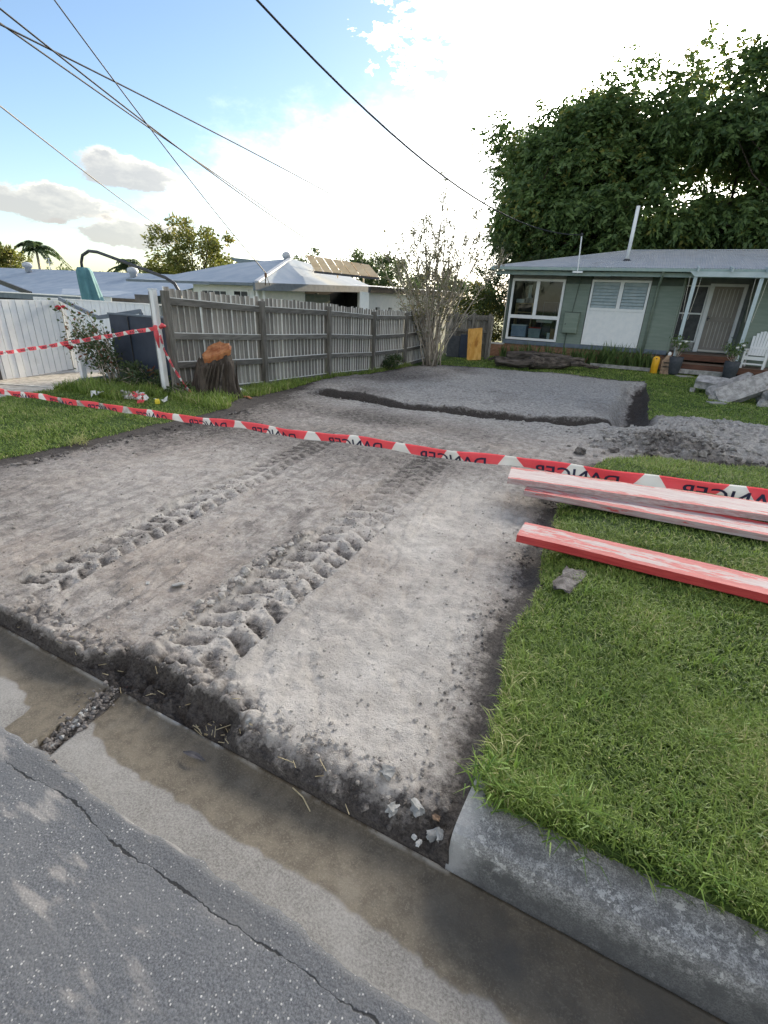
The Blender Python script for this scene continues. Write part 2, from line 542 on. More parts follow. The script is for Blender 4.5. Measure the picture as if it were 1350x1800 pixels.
def plank_material():
    m = bpy.data.materials.new('worn_red_paint'); m.use_nodes = True
    t = NT(m.node_tree)
    tc = t.new('ShaderNodeTexCoord').outputs['Object']
    v = t.mapping(tc, (0.7, 3.4, 3.4))
    n = t.noise(v, 5.0, 9, 0.72); f = t.noise(t.mapping(tc, (0.12, 3, 3)), 30, 5, 0.7)
    red = t.mix(t.step(f, 0.35, 0.65), (0.36, 0.022, 0.024), (0.50, 0.06, 0.055))
    pale = t.mix(t.step(f, 0.38, 0.62), (0.36, 0.22, 0.21), (0.45, 0.385, 0.375))
    bare = (0.26, 0.225, 0.205)
    geo = t.new('ShaderNodeNewGeometry')
    sx = t.new('ShaderNodeSeparateXYZ'); t.put(sx.inputs[0], geo.outputs['Normal'])
    wear = t.math('ADD', n, t.attr('wear'))
    c = t.mix(t.step(wear, 0.48, 0.56), red, pale)
    c = t.mix(t.math('MULTIPLY', t.step(wear, 0.80, 0.95), 0.9), c, bare)
    p = t.new('ShaderNodeBsdfPrincipled'); t.put(p.inputs['Base Color'], c)
    p.inputs['Roughness'].default_value = 0.62
    bp = t.new('ShaderNodeBump'); bp.inputs['Strength'].default_value = 0.35; bp.inputs['Distance'].default_value = 0.004
    t.put(bp.inputs['Height'], t.math('ADD', f, n)); t.put(p.inputs['Normal'], bp.outputs[0])
    o = t.new('ShaderNodeOutputMaterial'); t.t.links.new(p.outputs[0], o.inputs[0])
    return m


def glass_material(name='window_glass', tint=(0.75, 0.8, 0.8), a=0.72):
    m = bpy.data.materials.new(name); m.use_nodes = True
    t = NT(m.node_tree)
    tr = t.new('ShaderNodeBsdfTransparent'); t.put(tr.inputs[0], tint)
    gl = t.new('ShaderNodeBsdfGlossy'); gl.inputs['Roughness'].default_value = 0.03
    fr = t.new('ShaderNodeFresnel'); fr.inputs[0].default_value = 1.5
    mx = t.new('ShaderNodeMixShader')
    t.put(mx.inputs[0], t.math('MULTIPLY_ADD', fr.outputs[0], 0.6, 0.0, clamp=True))
    t.t.links.new(tr.outputs[0], mx.inputs[1]); t.t.links.new(gl.outputs[0], mx.inputs[2])
    o = t.new('ShaderNodeOutputMaterial'); t.t.links.new(mx.outputs[0], o.inputs[0])
    return m


M = {}
M['soil'] = soil_material()
M['lawn'] = lawn_material()
M['asphalt'] = asphalt_material()
M['gutter'] = gutter_material()
M['plank'] = plank_material()
M['glass'] = glass_material()
def kerb_material():
    m = bpy.data.materials.new('kerb_concrete'); m.use_nodes = True
    t = NT(m.node_tree)
    tc = t.new('ShaderNodeTexCoord').outputs['Object']
    f = t.noise(tc, 190, 6, 0.8); g = t.noise(tc, 22, 8, 0.7); n = t.noise(tc, 6, 6, 0.65)
    c = t.mix(t.step(f, 0.40, 0.60), (0.125, 0.123, 0.118), (0.345, 0.34, 0.325))
    c = t.mix(t.math('MULTIPLY', t.step(g, 0.53, 0.42), 0.6), c, (0.10, 0.098, 0.094))
    li = t.math('MULTIPLY', t.step(t.noise(tc, 34, 8, 0.78), 0.535, 0.58), t.step(n, 0.44, 0.56))
    c = t.mix(t.math('MULTIPLY', li, 0.85), c, (0.52, 0.51, 0.48))
    sp = t.new('ShaderNodeSeparateXYZ'); t.put(sp.inputs[0], tc)
    grime = t.step(t.math('ADD', sp.outputs[2], t.math('MULTIPLY', t.math('SUBTRACT', g, 0.5), 0.10)), 0.045, -0.03)     # algae and dirt left by running water
    c = t.mix(t.math('MULTIPLY', grime, 0.75), c, (0.062, 0.062, 0.060))
    saw = t.step(t.math('ADD', sp.outputs[0], t.math('MULTIPLY', t.math('SUBTRACT', g, 0.5), 0.16)), -0.10, -0.20)           # cement smear by the sawn end
    c = t.mix(t.math('MULTIPLY', saw, 0.6), c, (0.47, 0.465, 0.45))
    p = t.new('ShaderNodeBsdfPrincipled'); t.put(p.inputs['Base Color'], c)
    p.inputs['Roughness'].default_value = 0.9
    bp = t.new('ShaderNodeBump'); bp.inputs['Strength'].default_value = 0.6; bp.inputs['Distance'].default_value = 0.005
    t.put(bp.inputs['Height'], t.math('ADD', f, g)); t.put(p.inputs['Normal'], bp.outputs[0])
    o = t.new('ShaderNodeOutputMaterial'); t.t.links.new(p.outputs[0], o.inputs[0])
    return m


M['kerb'] = kerb_material()
M['kerb_pale'] = mat('kerb_pale_concrete', (0.42, 0.42, 0.40), (0.62, 0.61, 0.58), 12, 0.9, bump=0.4, bscale=50)
M['concrete'] = mat('concrete', (0.22, 0.215, 0.20), (0.36, 0.35, 0.33), 10, 0.9, bump=0.5, bscale=40, c3=(0.14, 0.135, 0.125), s3=4)
M['rubble'] = mat('broken_concrete', (0.26, 0.25, 0.235), (0.46, 0.44, 0.42), 7, 0.92, bump=0.8, bscale=24, bdist=0.03, c3=(0.16, 0.145, 0.125), s3=3, rnd=0.18)
M['paling'] = mat('weathered_paling', (0.160, 0.148, 0.128), (0.265, 0.25, 0.222), 6, 0.9, bump=0.4, bscale=30, stretch=(4, 4, 0.5), rnd=0.35, c3=(0.36, 0.35, 0.33), s3=2.2)
M['paling_edge'] = mat('pale_fence_edge', (0.66, 0.655, 0.63), (0.78, 0.77, 0.74), 10, 0.9, rnd=0.12)
M['fence_post'] = mat('weathered_post', (0.105, 0.098, 0.085), (0.185, 0.175, 0.155), 7, 0.9, bump=0.5, bscale=30, stretch=(3, 3, 0.4), rnd=0.15)
M['rail'] = mat('weathered_rail', (0.105, 0.10, 0.088), (0.18, 0.172, 0.155), 7, 0.9, bump=0.5, bscale=30, stretch=(3, 0.4, 3), rnd=0.15)
M['white'] = mat('white_paint', (0.74, 0.75, 0.75), (0.80, 0.80, 0.79), 6, 0.55, bump=0.05)
M['white_metal'] = mat('white_sheet_metal', (0.68, 0.71, 0.74), (0.76, 0.78, 0.79), 3, 0.5, c3=(0.55, 0.56, 0.55), s3=1.3, t3=(0.6, 0.8))
M['navy'] = mat('dark_blue_sheet', (0.022, 0.032, 0.055), (0.035, 0.048, 0.075), 3, 0.5)
M['darkmetal'] = mat('dark_metal', (0.025, 0.027, 0.032), (0.05, 0.05, 0.055), 6, 0.45)
M['sage'] = mat('sage_green_paint', (0.175, 0.222, 0.178), (0.21, 0.255, 0.208), 4, 0.6, stretch=(0.4, 1, 3), bump=0.08)
M['sage_dark'] = mat('dark_green_and_eave_shade', (0.06, 0.085, 0.068), (0.08, 0.10, 0.08), 4, 0.6)  # also carries the shade painted under the eaves
M['slate'] = mat('slate_blue_trim', (0.11, 0.14, 0.175), (0.15, 0.18, 0.215), 4, 0.6)
M['gutter_green'] = mat('pale_green_gutter', (0.24, 0.33, 0.32), (0.30, 0.38, 0.36), 4, 0.45)
M['roof'] = mat('galvanised_roof', (0.40, 0.43, 0.47), (0.48, 0.50, 0.53), 2.5, 0.6, metal=0.1, c3=(0.36, 0.37, 0.39), s3=1.2)
M['roof_blue'] = mat('pale_blue_roof_sheet', (0.22, 0.275, 0.35), (0.27, 0.32, 0.39), 1.2, 0.85, metal=0.0, spec=0.1)
M['eave'] = mat('grey_eave_sheet', (0.22, 0.23, 0.23), (0.27, 0.28, 0.275), 5, 0.7)
M['brick'] = mat('red_brick', (0.24, 0.12, 0.075), (0.34, 0.19, 0.12), 9, 0.9, bump=0.4, bscale=30, stretch=(1, 1, 3))
M['deck'] = mat('stained_decking', (0.085, 0.035, 0.02), (0.14, 0.058, 0.032), 7, 0.6, bump=0.2, stretch=(0.4, 3, 3), rnd=0.15)
M['deck_top'] = mat('worn_deck_board', (0.12, 0.085, 0.065), (0.18, 0.135, 0.105), 7, 0.75, bump=0.2, stretch=(0.4, 3, 3), rnd=0.15)
M['post_blue'] = mat('pale_grey_paint', (0.42, 0.50, 0.53), (0.47, 0.545, 0.57), 4, 0.55)
M['charcoal'] = mat('charcoal_pot', (0.035, 0.042, 0.05), (0.055, 0.06, 0.07), 9, 0.7, bump=0.1)
M['black'] = mat('black_opening_shade', (0.012, 0.012, 0.013), (0.02, 0.02, 0.02), 5, 0.9)  # black standing in for the darkness inside openings
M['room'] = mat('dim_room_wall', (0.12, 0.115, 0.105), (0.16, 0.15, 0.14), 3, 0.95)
M['louvre'] = mat('frosted_louvre', (0.33, 0.40, 0.42), (0.42, 0.48, 0.49), 5, 0.18, spec=0.6)
M['door'] = mat('beige_door', (0.25, 0.22, 0.19), (0.30, 0.265, 0.23), 4, 0.6)
M['cream'] = mat('cream_metal', (0.55, 0.52, 0.46), (0.62, 0.58, 0.5), 4, 0.5)
M['yellow'] = mat('yellow_plastic', (0.75, 0.38, 0.02), (0.82, 0.45, 0.03), 6, 0.4)
M['bark'] = mat('dark_bark', (0.045, 0.034, 0.026), (0.11, 0.088, 0.07), 6, 0.95, bump=1.0, bscale=18, bdist=0.04, stretch=(2.5, 2.5, 0.45))
M['log_bark'] = mat('grey_log_bark', (0.040, 0.032, 0.027), (0.15, 0.125, 0.105), 5, 0.95, bump=1.0, bscale=16, bdist=0.04, stretch=(0.5, 2.5, 2.5))
M['cut'] = mat('fresh_cut_wood', (0.26, 0.08, 0.026), (0.44, 0.19, 0.075), 9, 0.8, bump=0.4, bscale=20)
M['twig'] = mat('grey_twig_bark', (0.30, 0.26, 0.21), (0.48, 0.42, 0.345), 8, 0.9, bump=0.3)
M['tape_red'] = mat('red_tape', (0.82, 0.10, 0.125), (0.88, 0.145, 0.165), 8, 0.4, transl=0.25)
M['tape_white'] = mat('white_tape', (0.80, 0.79, 0.76), (0.86, 0.85, 0.82), 8, 0.4, transl=0.25)
M['tape_dirt'] = mat('muddy_white_tape', (0.32, 0.29, 0.25), (0.70, 0.68, 0.62), 22, 0.6, transl=0.15)
M['tape_ink'] = mat('tape_ink', (0.022, 0.022, 0.055), None, 5, 0.5)
M['teal'] = mat('teal_canvas', (0.055, 0.15, 0.18), (0.075, 0.19, 0.225), 4, 0.85, bump=0.2)
M['plywood'] = mat('sunlit_orange_plywood', (0.62, 0.30, 0.055), (0.78, 0.46, 0.13), 3, 0.35, stretch=(3, 3, 0.6), c3=(0.40, 0.17, 0.03), s3=1.6)  # orange sun glow put into the board's colour
M['solar'] = mat('amber_reflection_glass', (0.66, 0.47, 0.24), (0.76, 0.58, 0.33), 3, 0.3, spec=0.8)  # amber sunset reflection put into the panel colour
M['cable'] = mat('black_cable', (0.02, 0.02, 0.024), None, 5, 0.6)
M['clod'] = mat('soil_clod', (0.09, 0.078, 0.068), (0.26, 0.235, 0.215), 14, 0.95, bump=0.8, bscale=60, bdist=0.02)
M['pebble'] = mat('pale_stone', (0.20, 0.20, 0.19), (0.38, 0.375, 0.36), 18, 0.8, bump=0.5, bscale=60, rnd=0.2)
M['deadleaf'] = mat('dry_leaf', (0.055, 0.05, 0.055), (0.10, 0.09, 0.085), 30, 0.7)
M['straw'] = mat('dry_straw', (0.36, 0.28, 0.15), (0.50, 0.42, 0.26), 30, 0.8)
M['petal'] = mat('red_rose_petal', (0.32, 0.006, 0.016), (0.45, 0.012, 0.03), 12, 0.6)
M['petal_white'] = mat('white_petal', (0.80, 0.78, 0.74), None, 12, 0.6)
M['cap'] = mat('yellow_litter', (0.80, 0.62, 0.05), None, 5, 0.5)
M['sandstone'] = mat('rough_sandstone', (0.20, 0.13, 0.085), (0.34, 0.235, 0.16), 9, 0.95, bump=0.8, bscale=30, bdist=0.02)
M['tub_blue'] = mat('translucent_tub', (0.34, 0.40, 0.55), (0.45, 0.52, 0.64), 6, 0.4)
M['tub_red'] = mat('red_lid', (0.45, 0.05, 0.04), None, 6, 0.4)
M['cardboard'] = mat('cardboard', (0.33, 0.20, 0.10), (0.40, 0.26, 0.14), 6, 0.9)
M['pine'] = mat('pine_shelf', (0.48, 0.34, 0.17), (0.56, 0.42, 0.23), 6, 0.7)
M['grass'] = leaf_mat('grass_blade', (0.105, 0.172, 0.030), (0.275, 0.375, 0.076), (0.48, 0.46, 0.20))
M['weed'] = leaf_mat('weed_leaf', (0.09, 0.17, 0.03), (0.22, 0.34, 0.06), (0.40, 0.44, 0.13))
M['leaf_dark'] = leaf_mat('feathery_leaf', (0.042, 0.088, 0.028), (0.12, 0.19, 0.055), (0.25, 0.25, 0.06))
M['leaf_mid'] = leaf_mat('mid_green_leaf', (0.034, 0.062, 0.024), (0.075, 0.115, 0.042), (0.15, 0.16, 0.05))
M['leaf_olive'] = leaf_mat('olive_leaf', (0.065, 0.085, 0.022), (0.15, 0.165, 0.035), (0.28, 0.24, 0.06))
M['leaf_yellow'] = leaf_mat('yellow_flower_leaf', (0.035, 0.055, 0.014), (0.09, 0.11, 0.018), (0.50, 0.36, 0.02))
M['leaf_grey'] = leaf_mat('pale_sparse_leaf', (0.13, 0.135, 0.075), (0.25, 0.25, 0.14), (0.42, 0.34, 0.14))
M['leaf_rose'] = leaf_mat('rose_leaf', (0.035, 0.065, 0.026), (0.09, 0.125, 0.05), (0.18, 0.07, 0.04))
M['leaf_strap'] = leaf_mat('strap_leaf', (0.06, 0.11, 0.035), (0.15, 0.22, 0.07), (0.24, 0.28, 0.10))

# ------------------------------------------------------------------ terrain
GY = [5.5, 6, 8.5, 11, 13.5, 16, 18, 20, 25]
GZ = [0, 0, -.12, -.19, -.31, -.34, -.28, -.21, -.2]


def gz(y):
    return np.interp(y, GY, GZ)


SOIL = [(-5.80, -3.0), (-5.74, 2.6), (-5.72, 3.5), (-5.77, 4.7), (-5.72, 5.8), (-6.15, 6.5), (-6.35, 7.3), (-6.55, 8.4), (-6.95, 10.4), (-7.0, 16.0),
        (-6.5, 16.9), (-4.7, 17.3), (-2.0, 17.7), (-.4, 17.3), (.30, 17.7), (.42, 14.4), (.40, 10.6), (1.2, 11.1), (2.4, 11.2), (6.0, 11.2),
        (6.0, 7.5), (1.73, 7.35), (.76, 6.8), (.44, 6.78), (-.10, 6.15), (-.40, 5.4), (-.42, 4.47), (-.30, 3.6), (-.28, 3.07), (-.29, 2.3), (-.28, 2.06), (-.22, 1.6), (-.20, 1.25), (-.212, -3.0)]


def soil_sd(x, y):
    """signed distance to the edge of the bare soil, positive inside"""
    shp = x.shape
    x = x.ravel(); y = y.ravel()
    d = np.full(x.shape, 1e9); ins = np.zeros(x.shape, bool)
    n = len(SOIL)
    for i in range(n):
        x0, y0 = SOIL[i]; x1, y1 = SOIL[(i + 1) % n]
        dx, dy = x1 - x0, y1 - y0
        t = np.clip(((x - x0) * dx + (y - y0) * dy) / (dx * dx + dy * dy), 0, 1)
        d = np.minimum(d, np.hypot(x - x0 - t * dx, y - y0 - t * dy))
        c = (y0 > y) != (y1 > y)
        with np.errstate(divide='ignore', invalid='ignore'):
            xi = x0 + (y - y0) * dx / (dy if dy != 0 else 1e-9)
        ins ^= c & (x < xi)
    return np.where(ins, d, -d).reshape(shp)


def lawn_h(x, y):
    h = gz(y) + 0.10 * sst(-.5, 0, x) * (1 - sst(6.0, 8.5, y)) + 0.065 * (1 - sst(-6.4, -5.6, x)) * (1 - sst(6, 7.5, y))
    h = h + 0.03 * fbm(x * 0.8, y * 0.8, 31, 3) + 0.012 * fbm(x * 5, y * 5, 33, 3)
    h = h - 0.26 * (1 - sst(1.20, 1.25, y)) * np.maximum(sst(-.222, -.205, x), 1 - sst(-5.9, -5.75, x))
    h = h - 0.26 * sst(-8.85, -9.1, x) * (1 - sst(9, 12, y)) - 0.035 * np.clip(-x - 12, 0, 40)
    return h


def trench_y(x):
    return np.interp(x, [-6.0, -5.3, -3.9, -2.3, -.85, 0.3], [8.78, 8.78, 8.55, 8.72, 9.25, 9.95])


TRACKS = [(lambda y: -3.03 - 0.118 * (y - 1.42), 0.185, 0.152, 1.0), (lambda y: -1.70 - 0.060 * (y - 1.42), 0.225, 0.165, 1.25)]


def soil_h(x, y):
    z = gz(y)
    near = 1 - sst(6.0, 8.0, y)
    h = z + 0.030 * fbm(x * 0.7, y * 0.7, 1, 3) + 0.013 * fbm(x * 3.1, y * 2.4, 5, 5, .55) + 0.009 * fbm(x * 16, y * 11, 9, 4, .65)
    lw, lv = worley(x * 9 + fbm(x * 3, y * 3, 6, 2), y * 6.5, 8)
    h = h + 0.020 * np.clip(0.5 - lw, 0, 1) * lv * sst(-.05, .25, fbm(x * .9, y * .9, 10, 3) + .1)
    # scrape marks of the bucket, roughly along the drive
    sx = x * 0.97 + y * 0.22; sy = y * 0.97 - x * 0.22
    h = h - 0.035 * np.clip(0.10 - np.abs(fbm(sx * 5, sy * 0.9, 15, 5)), 0, 1) * 3 * near
    moist = np.zeros_like(x); pale = np.zeros_like(x); grey = np.zeros_like(x)
    # broad colour zones: dry pale compacted fill, darker crumbly fill, grey gravelly fill at the back
    pale = pale + 0.95 * sst(-2.0, -1.2, x) * (1 - sst(3.6, 5.6, y)) * (0.7 + 0.9 * fbm(x * 1.6, y * 1.6, 41, 3))
    pale = pale + 0.25 * sst(1.7, 2.6, y) * (1 - sst(3.6, 4.6, y)) * sst(-2.4, -3.2, x)
    grey = grey + sst(6.3, 8.6, y)
    moist = moist + 0.42 * np.exp(-((y - 5.0) / 1.0) ** 2) * sst(-.6, -2.2, x) + 0.30 * np.exp(-((y - 6.9) / 0.7) ** 2) * sst(-.6, -2.4, x)
    moist = moist + 0.25 * np.exp(-((x + 4.6) / 0.9) ** 2) * (1 - sst(1.6, 3.2, y)) + 0.24 * sst(-3.9, -5.5, x) + 0.22 * (fbm(x * .8, y * .5, 44, 4) > -9) * np.clip(fbm(x * .8, y * .55, 44, 4) * 2.2, -.25, 1)
    # tractor tyre tracks
    for fx, hw, pitch, amp in TRACKS:
        u = (x - fx(y)) / hw
        wob = 0.11 * fbm(x * 7, y * 7, 21, 3)
        ins = 1 - sst(0.95, 1.06, np.abs(u + wob * 0.5))
        fade = (1 - 0.80 * sst(2.4, 4.6, y)) * np.clip(1 + 0.7 * fbm(x * 1.5, y * 1.5, 28, 2), .6, 1.2) * (1 - sst(6.2, 7.2, y)) * sst(1.16, 1.4, y)
        ph = y / pitch + 0.55 * fbm(y * 1.3, x * 0 + hw * 40, 26, 3) + np.where(u > 0, 0.5, 0.0) + np.abs(u) * 0.62 + wob * 1.6
        fr = ph - np.floor(ph)
        pit = sst(0.0, 0.07, fr) * np.clip(1.0 - fr * 1.25, 0, 1) * (1 - sst(0.84, 0.98, np.abs(u))) * sst(0.05, 0.17, np.abs(u))
        brk = np.clip(1.0 + 1.9 * fbm(x * 4, y * 4, 29, 4), .12, 1.3)
        h = h + fade * amp * ins * (-0.020 - 0.028 * pit * brk + 0.016 * fbm(x * 11, y * 11, 27, 4, .6))
        berm = np.exp(-((u + 1.12) / 0.16) ** 2) * (0.6 + 1.3 * fbm(x * 10, y * 10, 23, 3))
        h = h + fade * amp * 0.030 * berm + fade * amp * 0.012 * np.exp(-((u - 1.14) / 0.14) ** 2)
        pale = pale + fade * ins * (0.9 - 0.9 * pit)
        moist = moist + fade * ins * (0.10 + 0.52 * pit) + 0.16 * ins * pit * sst(3.0, 4.6, y) * (1 - sst(5.0, 6.4, y)) + 0.10 * ins * sst(3.0, 4.6, y) * (1 - sst(5.0, 6.4, y))
    # broken front edge down to the gutter
    brok = sst(-2.25, -1.95, x) * sst(-1.05, -1.35, x)          # the collapsed part below the right wheel track
    fe = 1.092 + 0.035 * fbm(x * 2.2, y * 0 + 3.1, 51, 3) + 0.035 * fbm(x * 11, y * 0 + 1.1, 52, 3) + 0.085 * brok
    fw = np.where(x < -1.2, 0.022, 0.085)
    drop = 1 - sst(fe - fw, fe + fw, y)
    wd_, wv_ = worley(x * 13, y * 13, 55)
    wd2, wv2 = worley(x * 27, y * 27, 56)
    lump = (0.45 - wd_) * (0.3 + wv_) + 0.4 * (0.45 - wd2) * (0.3 + wv2)
    rim = np.exp(-((y - fe) / 0.13) ** 2)
    h = h - drop * (0.072 + 0.022 * brok) + np.clip(drop * (.45 + .55 * brok) + rim * brok, 0, 1) * 0.060 * lump + rim * 0.010 * lump
    # drying cracks near the broken edge
    h = h - 0.02 * sst(0.50, 0.62, wd_) * rim * (x < -1.1)
    moist = moist + drop * 0.55 + 0.40 * drop * (x < -1.2) + 0.25 * rim * brok + 0.15 * (1 - sst(fe, fe + 0.26, y)) + 0.25 * sst(0.48, 0.62, wd_) * rim
    # the raised pad at the back, cut off by a footing trench in front and on the right
    ty = trench_y(x) + 0.10 * fbm(x * 1.7, x * 0, 60, 4)
    pad = sst(ty - 0.02, ty + 0.12, y) * (1 - sst(-.70, -.05, x + .12 * fbm(y * 2, x * 2, 64, 3)))
    h = h + pad * (0.05 + 0.05 * fbm(x * 1.3, y * 1.3, 61, 4)) * (1 - sst(15.0, 17.4, y)) + .03 * sst(7.5, 8.5, y) * fbm(x * 4, y * 4, 63, 4)
    tr = np.exp(-np.clip(np.abs(y - (ty - 0.14 + 0.07 * fbm(x * 2.5, y * 0, 62, 3))) / 0.185, 0, 5) ** 4) * sst(-6.15, -5.8, x) * (1 - sst(.35, .45, x))
    h = h - 0.20 * tr
    tr2 = np.exp(-np.clip(np.abs(x - (0.10 + 0.10 * fbm(y * 1.3, x * 0, 65, 3))) / 0.32, 0, 5) ** 4) * sst(9.0, 9.4, y) * (1 - sst(16.6, 17.2, y))
    h = h - 0.30 * tr2 + 0.16 * tr2 * fbm(x * 4, y * 4, 66, 4)
    moist = moist + 0.95 * tr + 0.85 * tr2 * sst(-.08, .16, x + .15 * fbm(x * 4, y * 4, 67, 3)) + 0.5 * sst(ty - .1, ty, y) * (1 - sst(ty + .10, ty + .2, y)) * sst(-6.15, -5.8, x) * (1 - sst(-.2, .1, x))
    # spoil heap on the right
    mound = np.exp(-((x - 1.9) / 1.9) ** 4 - ((y - 9.2) / 1.75) ** 2)
    m2 = np.exp(-((x - 0.55) / 0.7) ** 2 - ((y - 7.5) / 0.55) ** 2)
    h = h + mound * (0.20 + 0.16 * fbm(x * 2.2, y * 2.2, 71, 4)) + m2 * (0.12 + 0.22 * fbm(x * 5, y * 5, 73, 3))
    rough = np.clip(mound + m2, 0, 1)
    h = h + rough * 0.05 * np.abs(fbm(x * 8, y * 8, 75, 3)) * 2
    grey = np.clip(grey + rough * 0.7, 0, 1)
    moist = moist + 0.28 * m2 * sst(6.4, 7.4, y) + 0.14 * m2
    return h, moist, pale, grey


def terrain(x, y):
    sdv = soil_sd(x, y)
    wob = 0.055 * fbm(x * 3.2, y * 3.2, 81, 3) + 0.03 * fbm(x * 11, y * 11, 83, 2)
    sdv = sdv + wob * np.clip(1 - np.abs(y - 1.0) / 0.0001, 0, 0) + wob
    L = lawn_h(x, y)
    S, moist, pale, grey = soil_h(x, y)
    k = sst(-0.01, 0.075, sdv)
    H = L * (1 - k) + S * k
    H = np.where(sdv < -0.01, L, H)
    edge = np.exp(-np.clip(sdv, 0, 9) / 0.09) * np.where(y > 9.5, 0.45, 1.0) * (1 - .5 * (1 - sst(1.1, 1.25, y)))
    wide = np.exp(-np.clip(sdv, 0, 9) / 0.30) * 0.35 * np.where(y > 9.5, 0.3, 1.0)
    moist = np.clip(moist + edge * 0.95 + wide, 0, 1.2)
    return H, sdv, moist, np.clip(pale, 0, 1) * (1 - 0.8 * np.clip(edge, 0, 1)), np.clip(grey, 0, 1)


def hxy(x, y):
    return float(terrain(np.array([float(x)]), np.array([float(y)]))[0][0])


def build_terrain():
    xs = np.concatenate([np.arange(-70, -14, 4.0), np.arange(-14, -6.2, 0.12), np.arange(-6.2, -3.7, 0.016), np.arange(-3.7, -1.2, 0.0098), np.arange(-1.2, 0.75, 0.0145), np.arange(0.75, 3.9, 0.03), np.arange(3.9, 10, 0.25), np.arange(10, 50.1, 4)])
    ys = [1.0605, 1.062]
    while ys[-1] < 19:  # rows grow with distance
        ys.append(ys[-1] + max(0.0075, 0.0056 * ys[-1]))
    ys = np.concatenate([ys, np.arange(ys[-1] + 0.3, 30, 0.6), np.arange(31, 110, 4.0)])
    X, Y = np.meshgrid(xs, ys)
    H, sdv, moist, pale, grey = terrain(X, Y)
    H[0, :] = np.minimum(H[0, :], -0.30)
    ny, nx = X.shape
    idx = np.arange(nx * ny).reshape(ny, nx)
    Q = np.stack([idx[:-1, :-1], idx[:-1, 1:], idx[1:, 1:], idx[1:, :-1]], -1)
    cs = (sdv[:-1, :-1] + sdv[:-1, 1:] + sdv[1:, 1:] + sdv[1:, :-1]) / 4
    V = np.stack([X, Y, H], -1).reshape(-1, 3)
    for name, mk, m, at in (('bare_soil', cs > -0.012, M['soil'], {'moist': moist, 'pale': pale, 'grey': grey}), ('lawn', cs <= -0.012, M['lawn'], {'moist': np.exp(sdv / 0.05)})):
        q = Q[mk].reshape(-1, 4)
        used, inv = np.unique(q, return_inverse=True)
        o = np_mesh(name, V[used], inv.reshape(-1, 4), m, attrs={k: v.ravel()[used] for k, v in at.items()})
        struct(o)


build_terrain()
g = MB().add([(-900, -900, -3.2), (900, -900, -3.2), (900, 900, -3.2), (-900, 900, -3.2)], [(0, 1, 2, 3)]).build('ground', M['lawn'])
struct(g)

# ------------------------------------------------------------------ road and gutter
def build_road():
    xs = np.concatenate([np.arange(-40, -3, 1.0), np.arange(-3.0, 1.6, 0.012), np.arange(1.6, 40, 1.5)])
    ys = np.concatenate([np.arange(-9, -0.4, 0.5), np.arange(-0.4, 0.662, 0.012)])
    X, Y = np.meshgrid(xs, ys)
    edge = 0.662 + 0.026 * fbm(X * 3, X * 0, 91, 4) + 0.010 * fbm(X * 22, X * 0, 92, 3)
    tq = np.clip((Y - 0.5) / (ys.max() - 0.5), 0, 1)
    Y = np.where(Y > 0.5, 0.5 + tq * (edge - 0.5), Y)
    H = -0.040 + 0.026 * sst(0.6, -1.5, Y) - 0.026 * sst(0.86, 1.0, tq) + 0.004 * fbm(X * 5, Y * 5, 93, 3) + 0.0025 * fbm(X * 40, Y * 40, 95, 2)
    scuff = sst(-0.55, -1.15, X)
    ny, nx = X.shape
    idx = np.arange(nx * ny).reshape(ny, nx)
    Q = np.stack([idx[:-1, :-1], idx[:-1, 1:], idx[1:, 1:], idx[1:, :-1]], -1).reshape(-1, 4)
    struct(np_mesh('road', np.stack([X, Y, H], -1).reshape(-1, 3), Q, M['asphalt'], attrs={'scuff': scuff.ravel(), 'scuffx': sst(-2.05, -1.8, X).ravel()}))


build_road()


